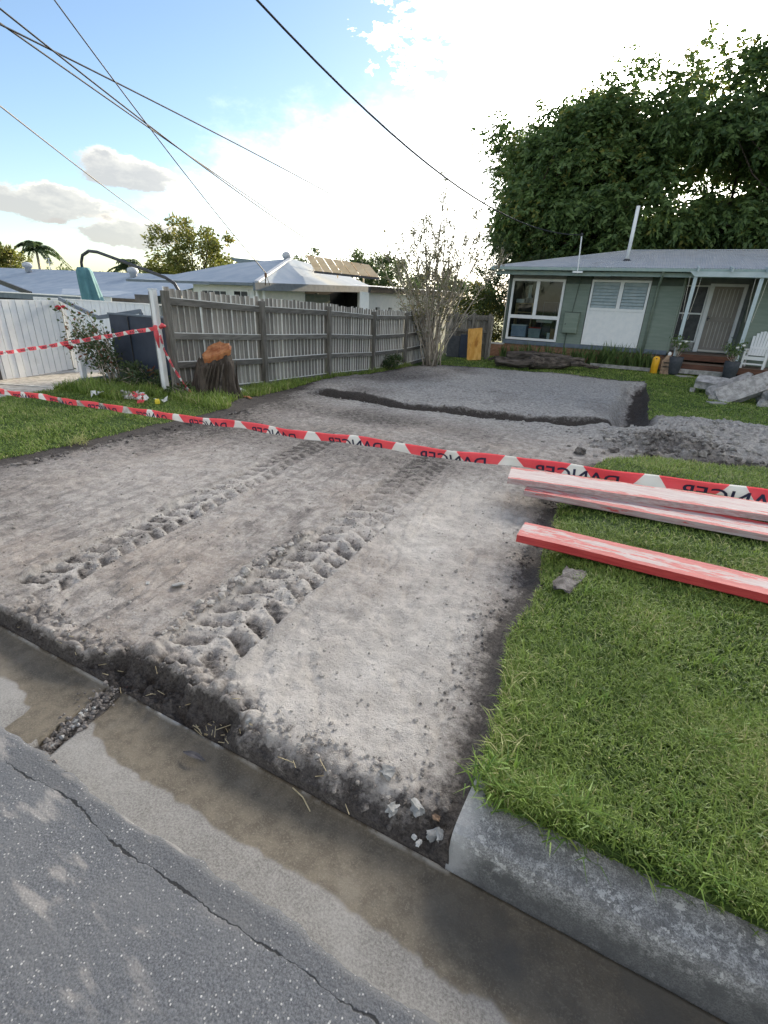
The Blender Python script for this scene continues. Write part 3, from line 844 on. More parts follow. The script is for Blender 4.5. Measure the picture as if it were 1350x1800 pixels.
def build_gutter(x0, x1, skew0, skew1, fine):
    dx = 0.012 if fine else 0.25
    us = np.linspace(0, 1, max(3, int((x1 - x0) / dx)))
    vs_ = np.linspace(0, 1, 52)
    U, Vv = np.meshgrid(us, vs_)
    Y = 0.585 + Vv * (1.058 - 0.585)
    X = x0 + skew0 * (1 - Vv) + U * ((x1 + skew1 * (1 - Vv)) - (x0 + skew0 * (1 - Vv)))
    # chipped slab ends
    if fine:
        chip = 0.018 * fbm(Y * 14, Y * 0 + x0, 101, 3)
        X = X + chip * (1 - sst(0.0, 0.03, U)) + chip * sst(0.97, 1.0, U)
    H = -0.050 - 0.050 * np.sin(np.clip((Vv - 0.05) / 0.95, 0, 1) * math.pi * 0.62) ** 1.3 + 0.0035 * fbm(X * 6, Y * 6, 103, 4)
    H = H + 0.006 * sst(0.975, 1.0, Vv) * (X < -0.24)
    wy = 0.775 + 0.05 * fbm(X * 1.7, X * 0, 105, 4) + 0.018 * fbm(X * 13, X * 0, 106, 3) - 0.012 * (X + 1) * (X > -1)
    wy = np.where(X < -1.93, 0.56 + 0.24 * sst(-2.06, -2.16, X) + 0.06 * fbm(X * 6, Y * 4, 107, 3) + 0.10 * np.clip(-2.1 - X, 0, 1), wy)
    wy = np.where((X > -1.93) & (X < -1.62), wy + 0.35 * (-1.62 - X) * -1 * -1, wy)
    wet = sst(-0.03, 0.03, Y - wy)
    puddle = sst(0.78, 0.92, Y) * sst(-0.5, 0.1, X)
    lip = sst(0.975, 0.992, Vv) * (X < -0.2)
    ny, nx = X.shape
    idx = np.arange(nx * ny).reshape(ny, nx)
    Q = np.stack([idx[:-1, :-1], idx[:-1, 1:], idx[1:, 1:], idx[1:, :-1]], -1).reshape(-1, 4)
    V = np.stack([X, Y, H], -1).reshape(-1, 3)
    # skirts give the slab its thickness
    rim = np.concatenate([idx[0, :], idx[1:, -1], idx[-1, ::-1][1:], idx[::-1, 0][1:-1]])
    lowv = V[rim] + [0, 0, -0.16]
    k = len(V)
    r2 = np.arange(len(rim)) + k
    sk = np.stack([np.roll(rim, -1), rim, r2, np.roll(r2, -1)], -1)
    att = {a: np.concatenate([b.ravel(), b.ravel()[rim]]) for a, b in (('wet', wet), ('puddle', puddle), ('lip', lip))}
    return struct(np_mesh('gutter', np.concatenate([V, lowv]), np.concatenate([Q, sk]), M['gutter'], attrs=att))


build_gutter(-1.895, 1.9, 0.115, 0.0, True)
build_gutter(-5.4, -1.985, 0.0, 0.075, True)
build_gutter(-24, -5.41, 0, 0, False)
build_gutter(1.91, 24, 0, 0, False)
# crumbled joint between the two gutter slabs
jb = MB()
jb.add([(-2.2, 0.5, -.108), (-1.7, 0.5, -.108), (-1.7, 1.1, -.115), (-2.2, 1.1, -.115)], [(0, 1, 2, 3)])
struct(jb.build('joint_bed', M['clod']))


def build_kerb(x0, x1, end_pale):
    prof = [(1.060, -0.20), (1.060, -0.078), (1.070, -0.03), (1.081, 0.036), (1.094, 0.060), (1.118, 0.072), (1.20, 0.083), (1.30, 0.088), (1.40, 0.086), (1.40, -0.2)]
    n = max(2, int((x1 - x0) / 0.03)) if x1 - x0 < 4 else int((x1 - x0) / 0.4)
    xs = np.linspace(x0, x1, n)
    P = np.array(prof)
    V = []
    for x in xs:
        for j, (y, z) in enumerate(P):
            e = 0.004 * fbm(np.array([x * 9]), np.array([j * 0.7]), 111, 3)[0] if 0 < j < 9 else 0
            V.append((x + (0.016 * (y - 1.06) / 0.3 if x == xs[0] and end_pale else 0), y + e, z + e))
    k = len(P)
    F = [(i * k + j, (i + 1) * k + j, (i + 1) * k + j + 1, i * k + j + 1) for i in range(n - 1) for j in range(k - 1)]
    mb = MB().add(V, F)
    mb.f.append(tuple(range(k))); mb.f.append(tuple((n - 1) * k + j for j in range(k))[::-1])
    return struct(mb.build('kerb', M['kerb'], smooth=False))


build_kerb(-0.222, 2.6, True)
build_kerb(2.61, 24, False)
build_kerb(-24, -5.82, False)

# ------------------------------------------------------------------ foliage helpers
def rot_axes(n, rng):
    a = rng.uniform(0, 2 * np.pi, n); z = rng.uniform(-1, 1, n); r = np.sqrt(1 - z * z)
    return np.stack([r * np.cos(a), r * np.sin(a), z], -1)


def leaf_quads(P, D, L, W, rng, bend=0.25):
    """pointed leaves: base, two sides, tip; P positions, D directions"""
    n = len(P)
    D = D / (np.linalg.norm(D, axis=1, keepdims=True) + 1e-9)
    S = np.cross(D, rot_axes(n, rng)); S /= (np.linalg.norm(S, axis=1, keepdims=True) + 1e-9)
    N = np.cross(S, D)
    L = np.broadcast_to(np.asarray(L, float), (n,))[:, None]; W = np.broadcast_to(np.asarray(W, float), (n,))[:, None]
    mid = P + D * L * 0.45 + N * L * bend * 0.3
    V = np.stack([P, mid + S * W * .5, P + D * L, mid - S * W * .5], 1).reshape(-1, 3)
    F = np.arange(4 * n).reshape(n, 4)
    return V, F


def grass_mesh(name, X, Y, Z, L, W, rng, mat_, lean=(0.5, 1.3), tint=None):
    n = len(X)
    a = rng.uniform(0, 2 * np.pi, n)
    th = rng.uniform(lean[0], lean[1], n)
    d0 = np.stack([np.cos(a) * np.sin(th * .55), np.sin(a) * np.sin(th * .55), np.cos(th * .55)], -1)
    d1 = np.stack([np.cos(a) * np.sin(th * 1.25), np.sin(a) * np.sin(th * 1.25), np.cos(th * 1.25)], -1)
    s = np.stack([-np.sin(a), np.cos(a), np.zeros(n)], -1)
    tw = rng.uniform(-.6, .6, n)[:, None]
    s = s * np.cos(tw) + np.array([0, 0, 1.0]) * np.sin(tw)
    P = np.stack([X, Y, Z], -1); L = L[:, None]; W = W[:, None]
    m = P + d0 * L * .5
    t = m + d1 * L * .5
    V = np.stack([P - s * W * .5, P + s * W * .5, m + s * W * .42, m - s * W * .42, t], 1).reshape(-1, 3)
    b = np.arange(n)[:, None] * 5
    F = np.concatenate([b + [0, 1, 2], b + [0, 2, 3], b + [3, 2, 4]], 0)
    tt = rng.uniform(0, 1, n) if tint is None else tint
    return stuff(np_mesh(name, V, F, mat_, attrs={'tint': np.repeat(tt, 5)}, smooth=False))


def scatter(n, x0, x1, y0, y1, rng, keep):
    X = rng.uniform(x0, x1, n); Y = rng.uniform(y0, y1, n)
    k = keep(X, Y)
    X, Y = X[k], Y[k]
    H, sdv, _, _, _ = terrain(X, Y)
    m = sdv < -0.0
    return X[m], Y[m], H[m], sdv[m]


def patchy(X, Y, seed):
    return 0.55 + 0.9 * fbm(X * 2.6, Y * 2.6, seed, 3)


# right verge, beside the camera
rg = np.random.default_rng(3)
def grass_zone(name, n, x0, x1, y0, y1, ln, wd, keep, lean=(0.6, 1.45), seed=5, base=-0.004):
    X, Y, Z, sdv = scatter(n, x0, x1, y0, y1, rg, keep)
    p = patchy(X, Y, seed)
    k = rg.uniform(0, 1, len(X)) < np.clip(p + 0.45, 0.25, 1)
    X, Y, Z, sdv, p = X[k], Y[k], Z[k], sdv[k], p[k]
    L = rg.uniform(ln[0], ln[1], len(X)) * (0.75 + 0.5 * np.clip(p, 0, 1)); Wd = rg.uniform(wd[0], wd[1], len(X))
    tint = np.clip(rg.uniform(0, 1, len(X)) ** 1.15 * 0.88 + (p - .55) * 0.35 + 0.5 * (rg.uniform(0, 1, len(X)) < 0.07) + 0.25 * (rg.uniform(0, 1, len(X)) < np.exp(sdv / 0.06) * 0.5), 0, 1)
    return grass_mesh(name, X, Y, Z + base, L, Wd, rg, M['grass'], lean, tint)


grass_zone('verge_grass', 52000, -.34, 1.35, 1.19, 2.3, (.03, .075), (.0028, .0058), lambda X, Y: X < .75 + .25 * (Y - 1.2))
grass_zone('verge_grass', 9000, -.30, 1.0, 1.215, 1.33, (.035, .075), (.003, .0055), lambda X, Y: X > -.20, lean=(.5, 1.5), base=.02)
grass_zone('verge_grass', 46000, -.45, 1.7, 2.3, 4.0, (.035, .075), (.004, .0075), lambda X, Y: X < .95 + .3 * (Y - 2.3))
grass_zone('verge_grass', 36000, -.6, 2.6, 4.0, 7.4, (.03, .065), (.005, .009), lambda X, Y: X < 1.4 + .3 * (Y - 4))
grass_zone('verge_grass', 36000, .8, 4.0, 1.22, 7.4, (.04, .08), (.008, .014), lambda X, Y: X > .8 + .3 * (Y - 2.0), seed=6)
grass_zone('verge_grass', 52000, -9.6, -5.6, 2.0, 6.5, (.03, .06), (.006, .012), lambda X, Y: X > -9.2, seed=8)
grass_zone('back_lawn_grass', 52000, .2, 6.5, 10.0, 20.5, (.03, .07), (.012, .022), lambda X, Y: X < 1.1 + .37 * (Y - 8), seed=9)
grass_zone('back_lawn_grass', 15000, -6.6, .6, 16.6, 20.9, (.03, .08), (.012, .022), lambda X, Y: Y > 16.5, seed=9)
grass_zone('fence_line_grass', 26000, -7.25, -5.7, 5.6, 16.0, (.06, .20), (.008, .016), lambda X, Y: (X < -6.5) | (Y < 8), lean=(0.3, 1.1), seed=12)
grass_zone('fence_line_grass', 9000, -9.1, -7.25, 5.0, 6.2, (.05, .22), (.008, .016), lambda X, Y: Y > 5.0, lean=(0.3, 1.2), seed=13)


def kerb_weeds():
    X = []; Y = []; L = []; Wd = []
    for k in range(70):
        x = rg.uniform(-.2, .95); y = rg.uniform(1.21, 1.36) if k < 46 else rg.uniform(1.4, 3.0)
        if k < 14: x = rg.uniform(-.2, .12)
        m = rg.integers(5, 13)
        X += list(x + rg.normal(0, .016, m)); Y += list(y + rg.normal(0, .014, m))
        L += list(rg.uniform(.06, .155, m) * (1 if k < 46 else .8)); Wd += list(rg.uniform(.0045, .0088, m))
    X = np.array(X); Y = np.array(Y)
    Z = np.maximum(terrain(X, Y)[0], 0.085)
    grass_mesh('kerb_weeds', X, Y, Z, np.array(L), np.array(Wd), rg, M['weed'], (0.5, 1.5), np.clip(rg.uniform(0, .92, len(X)), 0, 1))
    # pale cut runners lying by the planks and on the cut edge
    n = 260
    X = np.concatenate([rg.uniform(.05, 1.1, 120), rg.normal(-.17, .04, 140)]); Y = np.concatenate([rg.uniform(3.7, 4.15, 120), rg.uniform(1.3, 2.1, 140)])
    Z = terrain(X, Y)[0] + .02
    grass_mesh('dry_grass_clippings', X, Y, Z, rg.uniform(.05, .14, n), rg.uniform(.003, .007, n), rg, M['grass'], (1.2, 1.6), rg.uniform(.7, 1, n))


kerb_weeds()

# ------------------------------------------------------------------ trees
def tubes_mesh(paths, name, m, parent):
    mb = MB()
    for pts, rs, n in paths:
        mb.tube(pts, rs, n)
    return mb.build(name, m, parent, smooth=True)


def leafy_tree(name, label, cat, loc, crown_c, crown_r, n_clump, per, leaf, lm, bark=None, trunk_r=0.3, fork=0.25, clump_r=0.9, droop=0.2,
               seed=1, group=None, shell=0.45, limbs=9, sprig=1, flat=0.8, low=-0.55, boxy=1.0):
    rng = np.random.default_rng(seed)
    loc = Vector(loc)
    t = thing(name, label, cat, loc, group)
    cc = np.array(crown_c, float); cr = np.array(crown_r, float)
    # clump centres
    C = []
    while len(C) < n_clump:
        d = rot_axes(1, rng)[0] * (rng.uniform(shell ** 3, 1) ** (1 / 3))
        if d[2] < low: continue
        s = 1 + 0.14 * fbm(np.array([d[0] * 2.2 + seed]), np.array([d[2] * 2.2 + d[1]]), seed, 3)[0] * 2
        if boxy < 1: d = np.sign(d) * np.abs(d) ** boxy
        C.append(cc + d * cr * s)
    C = np.array(C)
    rad = clump_r * rng.uniform(0.6, 1.3, len(C))
    n = len(C) * per
    off = rot_axes(n, rng) * (rng.uniform(0, 1, n) ** 0.5)[:, None] * np.repeat(rad, per)[:, None]
    off[:, 2] *= flat
    P = np.repeat(C, per, 0) + off
    outd = P - cc; outd /= (np.linalg.norm(outd, axis=1, keepdims=True) + 1e-6)
    cl_t = np.repeat(rng.uniform(-.22, .22, len(C)), per)
    D = outd * 0.7 + rot_axes(n, rng) * 0.7 + np.array([0, 0, -droop])
    if sprig > 1:    # feathery sprays: leaflets along a drooping rib
        D /= np.linalg.norm(D, axis=1, keepdims=True)
        Ls = rng.uniform(.35, .75, n)
        k = sprig
        tt = np.tile(np.linspace(.15, 1, k), n)
        Pn = np.repeat(P, k, 0) + np.repeat(D * Ls[:, None], k, 0) * tt[:, None]
        Pn[:, 2] -= np.repeat(Ls, k) * 0.30 * tt ** 2
        side = np.cross(np.repeat(D, k, 0), np.array([0, 0, 1.0]))
        sg = np.where(np.arange(len(Pn)) % 2 == 0, 1, -1)[:, None]
        D = np.repeat(D, k, 0) * 0.55 + side * sg + rng.normal(0, .25, (len(Pn), 3)) + np.array([0, 0, -.45])
        P = Pn; cl_t = np.repeat(cl_t, k)
        n = len(P)
    V, F = leaf_quads(P, D, rng.uniform(.7, 1.3, n) * leaf[0], rng.uniform(.7, 1.3, n) * leaf[1], rng)
    tint = np.clip(rng.uniform(0, .8, n) + cl_t + 0.10, 0, 1)
    o = np_mesh('crown', V - np.array(loc), F, lm, parent=t, attrs={'tint': np.repeat(tint, 4)}, smooth=False)
    # trunk and limbs
    base = np.array(loc); fk = np.array([loc.x + (cc[0] - loc.x) * .3, loc.y + (cc[1] - loc.y) * .3, loc.z + (cc[2] - loc.z) * 2 * fork])
    paths = [([base + [0, 0, -.2], base * .6 + fk * .4 + [.05, 0, 0], fk], [trunk_r * 1.15, trunk_r * .95, trunk_r * .85], 10)]
    order = rng.permutation(len(C))[:limbs]
    mains = []
    for i in order:
        e = C[i]; mid = fk * .5 + e * .5 + np.array([0, 0, .12 * cr[2]]) * rng.uniform(-1, 1) + rng.normal(0, .12, 3) * cr * .5
        pts = [fk * (1 - q) ** 2 + mid * 2 * q * (1 - q) + e * q * q for q in np.linspace(0, 1, 7)]
        paths.append((pts, [max(.02, trunk_r * .55 * (1 - .85 * q)) for q in np.linspace(0, 1, 7)], 7))
        mains += pts[2:]
    mains = np.array(mains)
    for i in range(len(C)):
        j = np.argmin(np.linalg.norm(mains - C[i], axis=1))
        a = mains[j]; m_ = (a + C[i]) / 2 + rng.normal(0, .15, 3)
        paths.append(([a, m_, C[i]], [trunk_r * .13, trunk_r * .08, .012], 5))
    tubes_mesh(paths, 'trunk', bark or M['bark'], t)
    return t


GND = -0.22
leafy_tree('shade_tree', 'huge dark green feathery shade tree spreading behind the green house', 'tree', (3.2, 31.5, GND), (.2, 32.0, 7.2), (8.8, 6.6, 4.05), 560, 70,
           (.25, .118), M['leaf_dark'], trunk_r=.36, fork=.16, clump_r=1.4, droop=.25, seed=9, shell=.12, flat=.66, limbs=16, sprig=8, low=-.85, boxy=.64)
leafy_tree('broadleaf_tree', 'dark rounded evergreen tree rising at the left end of the green house roof', 'tree', (-6.4, 26.5, GND), (-6.3, 26.5, 2.6), (1.8, 1.7, 2.5), 70, 130,
           (.16, .06), M['leaf_mid'], trunk_r=.14, clump_r=.55, seed=6, fork=.2)
leafy_tree('flowering_shrub', 'yellow flowering bush between rear fence and green house', 'shrub', (-6.6, 22.6, GND), (-6.55, 22.4, 1.05), (1.25, .9, 1.35), 60, 110,
           (.11, .055), M['leaf_yellow'], trunk_r=.06, clump_r=.36, seed=8, fork=.12)
leafy_tree('broadleaf_tree', 'pale olive tree with open sunlit crown above the left roof', 'tree', (-42, 40, -2.2), (-42, 40, 4.6), (5.0, 3.6, 3.2), 70, 110,
           (.42, .16), M['leaf_olive'], trunk_r=.28, clump_r=1.0, seed=10, limbs=12)
leafy_tree('broadleaf_tree', 'yellowish dense tree at the left edge of the photo', 'tree', (-61, 31, -3), (-60.2, 31, 2.4), (2.6, 2.6, 2.7), 50, 90, (.40, .18), M['leaf_olive'], trunk_r=.25, clump_r=.9, seed=12)
DT = [('small grey-green tree standing over the solar panels, left of two', -28, 40, 4.0, 1.9, 1.6), ('rounded grey-green tree just right of the solar panels', -23.2, 40, 3.9, 1.5, 1.7),
      ('lower bushy tree right of the rounded tree behind the solar panels', -20.6, 40, 3.4, 1.8, 1.9), ('loose tree behind the bare shrub, left side', -18.2, 38, 2.8, 1.8, 2.0),
      ('dark low tree behind the bare shrub in its middle', -14.6, 37, 2.1, 2.2, 2.0), ('low green tree between the bare shrub and the dark evergreen', -11.4, 34, 1.8, 2.0, 2.0)]
for i, (lb, x, y, zc, rx, rz) in enumerate(DT):
    leafy_tree('distant_tree', lb, 'tree', (x, y, -1.5), (x, y, zc), (rx, 1.6, rz), 26, 80, (.30, .12), M['leaf_mid'], trunk_r=.15, clump_r=.62, seed=20 + i, group='trees behind the white neighbouring house')
DL = [(-98, 60, 1.6, 7, 3.0), (-84, 62, 1.4, 6, 2.8), (-74, 60, 1.2, 5, 2.6), (-65, 58, .9, 5, 2.2), (-56, 62, 1.2, 5, 2.4), (-46, 60, 1.0, 6, 2.2), (-118, 62, 2.2, 8, 3.6)]
DLB = ['distant dark tree behind the left palm', 'distant tree right of the left palm', 'distant tree just left of the umbrella arm', 'distant low tree behind the umbrella', 'distant low tree behind the small palm',
       'distant tree hidden behind the olive tree', 'far tree at the extreme left of the skyline']
for i, (x, y, zc, rx, rz) in enumerate(DL):
    leafy_tree('distant_tree', DLB[i], 'tree', (x, y, -3), (x, y, zc), (rx, 3, rz), 40, 60, (.60, .26), M['leaf_mid'], trunk_r=.25, clump_r=1.3, seed=40 + i, group='distant trees along the skyline')


def palm(label, loc, top, n, fl, seed, mat_):
    rng = np.random.default_rng(seed)
    loc = np.array(loc, float); tp = np.array(top, float)
    t = thing('palm_tree', label, 'palm', tuple(loc), 'palms beyond the left roof')
    tubes_mesh([([loc, (loc + tp) / 2 + [.1, 0, 0], tp], [.24, .19, .15], 9)], 'trunk', M['twig'], t)
    P = []; D = []; L = []
    for i in range(n):
        a = 2 * math.pi * i / n + rng.uniform(-.2, .2); e = rng.uniform(.1, 1.25)
        prev = tp.copy(); v = np.array([math.cos(a) * math.cos(e), math.sin(a) * math.cos(e), math.sin(e)]) * fl / 10
        for k in range(10):
            v = v + np.array([0, 0, -fl * .0145]); nx = prev + v
            sd_ = np.cross(v, [0, 0, 1.0]); sd_ /= np.linalg.norm(sd_) + 1e-9
            for q in range(4):
                for s_ in (-1, 1):
                    P.append(prev + v * q / 4); D.append(sd_ * s_ + v / np.linalg.norm(v) * .7 + np.array([0, 0, -.55])); L.append(fl * .26 * (1 - .06 * k))
            prev = nx
    V, F = leaf_quads(np.array(P), np.array(D), np.array(L), fl * .035, rng, .1)
    np_mesh('crown', V - loc, F, mat_, parent=t, attrs={'tint': np.repeat(rng.uniform(0, .8, len(P)), 4)}, smooth=False)


palm('tall palm with arching fronds above the far left roof', (-77.3, 45, -3), (-76.8, 45, 6.3), 20, 4.0, 3, M['leaf_mid'])
palm('shorter palm with upright fronds behind the umbrella arm', (-52, 40, -2.5), (-52, 40, 4.0), 16, 3.2, 5, M['leaf_mid'])

# bare many-stemmed shrub beside the fence
def bare_shrub():
    rng = np.random.default_rng(17)
    bx, by = -6.55, 16.6; bz = hxy(bx, by)
    t = thing('crepe_myrtle', 'tall sparse multi-stemmed shrub with almost bare twigs by the fence', 'shrub', (bx, by, bz))
    paths = []; LP = []; LD = []
    for i in range(42):
        a = rng.uniform(0, 2 * math.pi); sp = rng.uniform(.15, 1.0) ** .7
        b = np.array([bx + rng.normal(0, .13), by + rng.normal(0, .10), bz - .05])
        H = rng.uniform(3.9, 6.0) * (1 - .22 * sp) if i else 6.1
        e = b + np.array([math.cos(a) * sp * 2.5 - .1, math.sin(a) * sp * 1.5, H])
        mid = b * .5 + e * .5 + np.array([-(e - b)[0] * .10, -(e - b)[1] * .10, .1]) + rng.normal(0, .07, 3)
        qs = np.linspace(0, 1, 9)
        pts = [b * (1 - q) ** 2 + mid * 2 * q * (1 - q) + e * q * q + rng.normal(0, .018, 3) for q in qs]
        r0 = rng.uniform(.014, .032)
        paths.append((pts, [max(.005, r0 * (1 - .82 * q)) for q in qs], 6))
        for k in range(rng.integers(9, 15)):
            q = rng.uniform(.35, 1.0); p = pts[min(8, int(q * 8))]
            d = (e - b) / np.linalg.norm(e - b) + rng.normal(0, .42, 3); d[2] = abs(d[2]) + .1; d /= np.linalg.norm(d)
            ln = rng.uniform(.3, .95) * (1.15 - .5 * q)
            tw = [p + d * ln * s + rng.normal(0, .02, 3) for s in (0, .35, .7, 1)]
            paths.append((tw, [.011, .009, .007, .005], 4))
            for s in range(rng.integers(4, 13)):
                f = rng.uniform(.2, 1)
                LP.append(p + d * ln * f + rng.normal(0, .03, 3)); LD.append(rot_axes(1, rng)[0] + d * .5)
    tubes_mesh(paths, 'stem', M['twig'], t)
    LP = np.array(LP); n = len(LP)
    V, F = leaf_quads(LP, np.array(LD), rng.uniform(.07, .14, n), rng.uniform(.03, .06, n), rng)
    np_mesh('foliage', V - np.array([bx, by, bz]), F, M['leaf_grey'], parent=t, attrs={'tint': np.repeat(rng.uniform(0, 1, n), 4)}, smooth=False)


bare_shrub()

# ------------------------------------------------------------------ paling fence along the left boundary
def paling_mesh(w_, h, th, seed):
    rng = random.Random(seed)
    mb = MB().box((0, 0, h / 2), (th, w_, h))
    me = bpy.data.meshes.new('paling')
    me.from_pydata(mb.v, [], mb.f)
    me.materials.append(M['paling']); me.materials.append(M['paling_edge'])
    me.polygons.foreach_set('material_index', [0, 0, 1, 0, 0, 0])     # the sawn edge turned to the street is paler
    me.update()
    return me


FX = -7.25
POSTS = [6.10, 8.50, 11.02, 13.45, 15.72, 18.1]
fence = thing('paling_fence', 'weathered grey timber paling fence running back beside the stump', 'fence', (FX, 6.1, 0))
PAL = [paling_mesh(.126, 1.72 + .012 * k, .024, k) for k in range(4)]
fo = Vector(fence.location)
rnd = random.Random(5)
for b in range(5):
    y0, y1 = POSTS[b], POSTS[b + 1]
    n = 18
    for i in range(n):
        y = y0 + .05 + (i + .5) * (y1 - y0 - .06) / n
        o = bpy.data.objects.new('paling', PAL[rnd.randrange(4)]); COL.objects.link(o); o.parent = fence
        o.location = Vector((FX - .015, y, float(gz(y)) + .035 + rnd.uniform(-.012, .012))) - fo
        o.rotation_euler = (rnd.uniform(-.008, .008), rnd.uniform(-.006, .006), R(8.5) + rnd.uniform(-.02, .02))
        o.scale = (1, (y1 - y0) / 2.42, 1)
    for zr, hr, nm in ((1.56, .105, 'rail'), (1.01, .10, 'rail'), (.53, .10, 'rail'), (.03, .13, 'plinth_board')):
        z0 = float(gz(y0)) + zr; z1 = float(gz(y1)) + zr
        m = MB().beam((FX + .03, y0 + .03, z0), (FX + .03, y1 - .03, z1), .045 if nm == 'rail' else .03, hr)
        o = m.build(nm, M['rail'], fence)
        # pale strip on the rail top: skylight put into its colour
        MB().beam((FX + .03, y0 + .031, z0 + hr / 2 + .007), (FX + .03, y1 - .031, z1 + hr / 2 + .007), .046, .012).build('rail_top_skylight', M['paling_edge'], o)
for i, y in enumerate(POSTS):
    z = float(gz(y))
    MB().box((FX + (.07 if i else .09), y + (0 if i else .0), z + .82), (.105, .105, 1.80)).build('post', M['fence_post'], fence, bevel=.006)

wp = thing('gate_post', 'white square steel post at the street end of the paling fence', 'post', (-7.30, 6.02, 0))
MB().box((-7.32, 6.0, .84), (.10, .085, 1.76)).build('post', M['white'], wp, bevel=.004)
MB().box((-7.36, 5.955, .84), (.012, .012, 1.70)).build('channel_lip', M['eave'], wp)
MB().box((-7.32, 6.0, 1.73), (.112, .097, .012)).build('cap', M['white'], wp)

# rear fence with panels, behind the bare shrub
rf = thing('rear_fence', 'short dark timber fence across the back between shrub and house', 'fence', (-7.2, 19.6, GND))
for k in range(13):
    x = -7.15 + k * .148
    MB().box((x, 19.62, GND + .82), (.14, .017, 1.5 + .02 * (k % 3)), rz=.02).build('paling', M['paling'], rf)
for x in (-6.75, -6.05, -5.42):
    MB().box((x, 19.53, GND + .82), (.1, .1, 1.66)).build('post', M['fence_post'], rf)
for z in (.55, 1.0, 1.45):
    MB().box((-6.27, 19.56, GND + z), (1.85, .045, .09)).build('rail', M['rail'], rf)
for i, (x0, x1, z1, y, rx, m, lb) in enumerate(((-6.95, -6.45, .80, 19.25, .16, M['charcoal'], 'dark grey sheet leaning on rear fence, nearest the shrub'), (-6.45, -6.02, .86, 19.28, .14, M['navy'], 'dark bluish sheet leaning on rear fence beside the plywood'))):
    o = MB().box(((x0 + x1) / 2, y, GND + z1 / 2), (x1 - x0, .02, z1), rx=-rx).build('leaning_sheet', m)
    tag(o, lb, 'sheet', 'sheets leaning on the rear fence')
pl = MB().box((-5.72, 18.85, GND + .56), (.55, .035, 1.16), rx=-.22, ry=-.13).build('plywood_board', M['plywood'], bevel=.003)
tag(pl, 'plywood board with orange sun glow painted in, leaning by the brick corner', 'board')

# ------------------------------------------------------------------ left neighbour: gates, screen, planter, driveway
dr = MB()
dr.add([(-24, 1.2, -.4), (-9.05, 1.2, -.035), (-9.05, 5.55, -.035), (-9.6, 6.3, -.035), (-10.2, 7.2, -.05), (-13, 8.6, -.06), (-24, 8.6, -.4)], [(0, 1, 2, 3, 4, 5, 6)])
struct(dr.build('driveway', M['concrete']))
MB().box((-10.2, 5.25, -.031), (2.6, .035, .006), rz=.30).build('joint_line', M['kerb_pale'], None)
struct(bpy.data.objects['joint_line'])

wg = thing('board_gate', 'white vertical-sheet gate panel standing on the neighbouring driveway', 'gate', (-11.3, 5.5, -.05))
for i in range(24):
    y = 3.9 + i * .126
    zb = -.07 + .07 * (y - 5.5)
    MB().box((-11.3 + (.004 if i % 2 else 0), y, (1.43 + zb) / 2), (.03, .116, 1.43 - zb)).build('sheet_board', M['white_metal'], wg)
MB().box((-11.325, 5.4, .70), (.012, 3.0, 1.40)).build('backing_sheet', M['eave'], wg)
MB().box((-11.26, 6.91, .66), (.06, .05, 1.5)).build('edge_post', M['white'], wg)
MB().box((-11.26, 5.36, .62), (.05, .05, 1.45)).build('dark_post', M['darkmetal'], wg)
for z in (.35, 1.2):
    MB().box((-11.34, 5.4, z), (.04, 3.0, .06)).build('rail', M['white'], wg)
wf = thing('sheet_fence', 'white vertical-sheet fence further back beneath the closed umbrella', 'fence', (-13.5, 9.5, -.3))
for i in range(30):
    x = -16.8 + i * .182
    MB().box((x, 9.5 + (.004 if i % 2 else 0), .52), (.168, .03, 1.68)).build('sheet_board', M['white_metal'], wf)
MB().box((-14.1, 9.525, .5), (5.4, .012, 1.64)).build('backing_sheet', M['eave'], wf)
MB().box((-14.1, 9.5, 1.375), (5.5, .06, .03)).build('capping', M['white'], wf)
mp = thing('white_post', 'short white post right of the driveway gate beneath the roses', 'post', (-9.9, 6.2, -.06))
MB().box((-9.9, 6.2, .28), (.09, .09, .70)).build('post', M['white'], mp)
MB().box((-9.9, 6.2, .64), (.10, .10, .02)).build('cap', M['white'], mp)
rp = thing('low_panel', 'pale blue-grey low wall panel behind the rose planter', 'panel', (-9.5, 6.75, -.06))
MB().box((-9.35, 6.75, .25), (1.3, .03, .66)).build('panel', M['post_blue'], rp)
MB().box((-9.75, 6.72, .16), (.035, .02, .44)).build('batten', M['white'], rp)
MB().box((-9.62, 6.72, .16), (.035, .02, .44)).build('batten', M['white'], rp)
MB().box((-9.35, 6.73, .30), (.55, .02, .02)).build('rail', M['white'], rp)
sc = thing('dark_screen', 'dark navy sheet screen standing left of the white post', 'screen', (-8.2, 6.32, -.05))
MB().add([(-9.0, 6.32, -.1), (-7.40, 6.32, -.1), (-7.40, 6.32, 1.27), (-8.98, 6.32, 1.27), (-9.0, 6.36, -.1), (-7.40, 6.36, -.1), (-7.40, 6.36, 1.27), (-8.98, 6.36, 1.27)],
         [(0, 1, 2, 3), (7, 6, 5, 4), (3, 2, 6, 7), (0, 3, 7, 4), (1, 5, 6, 2), (0, 4, 5, 1)]).build('sheet', M['navy'], sc)
MB().box((-8.45, 6.305, .58), (.012, .02, 1.34)).build('seam', M['darkmetal'], sc)
MB().box((-8.19, 6.33, 1.285), (1.6, .06, .03)).build('capping', M['slate'], sc)
hr = thing('sloping_rail', 'bent dark handrail above the dark screen, sloping down from the gate', 'rail', (-9.8, 6.7, 0))
MB().beam((-11.25, 6.85, 1.47), (-9.74, 6.62, 1.17), .05, .07).build('sloping_bar', M['slate'], hr)
MB().beam((-9.74, 6.62, 1.17), (-8.47, 6.62, 1.345), .05, .07).build('level_bar', M['slate'], hr)
MB().box((-8.47, 6.62, .62), (.05, .05, 1.4)).build('upright', M['slate'], hr)

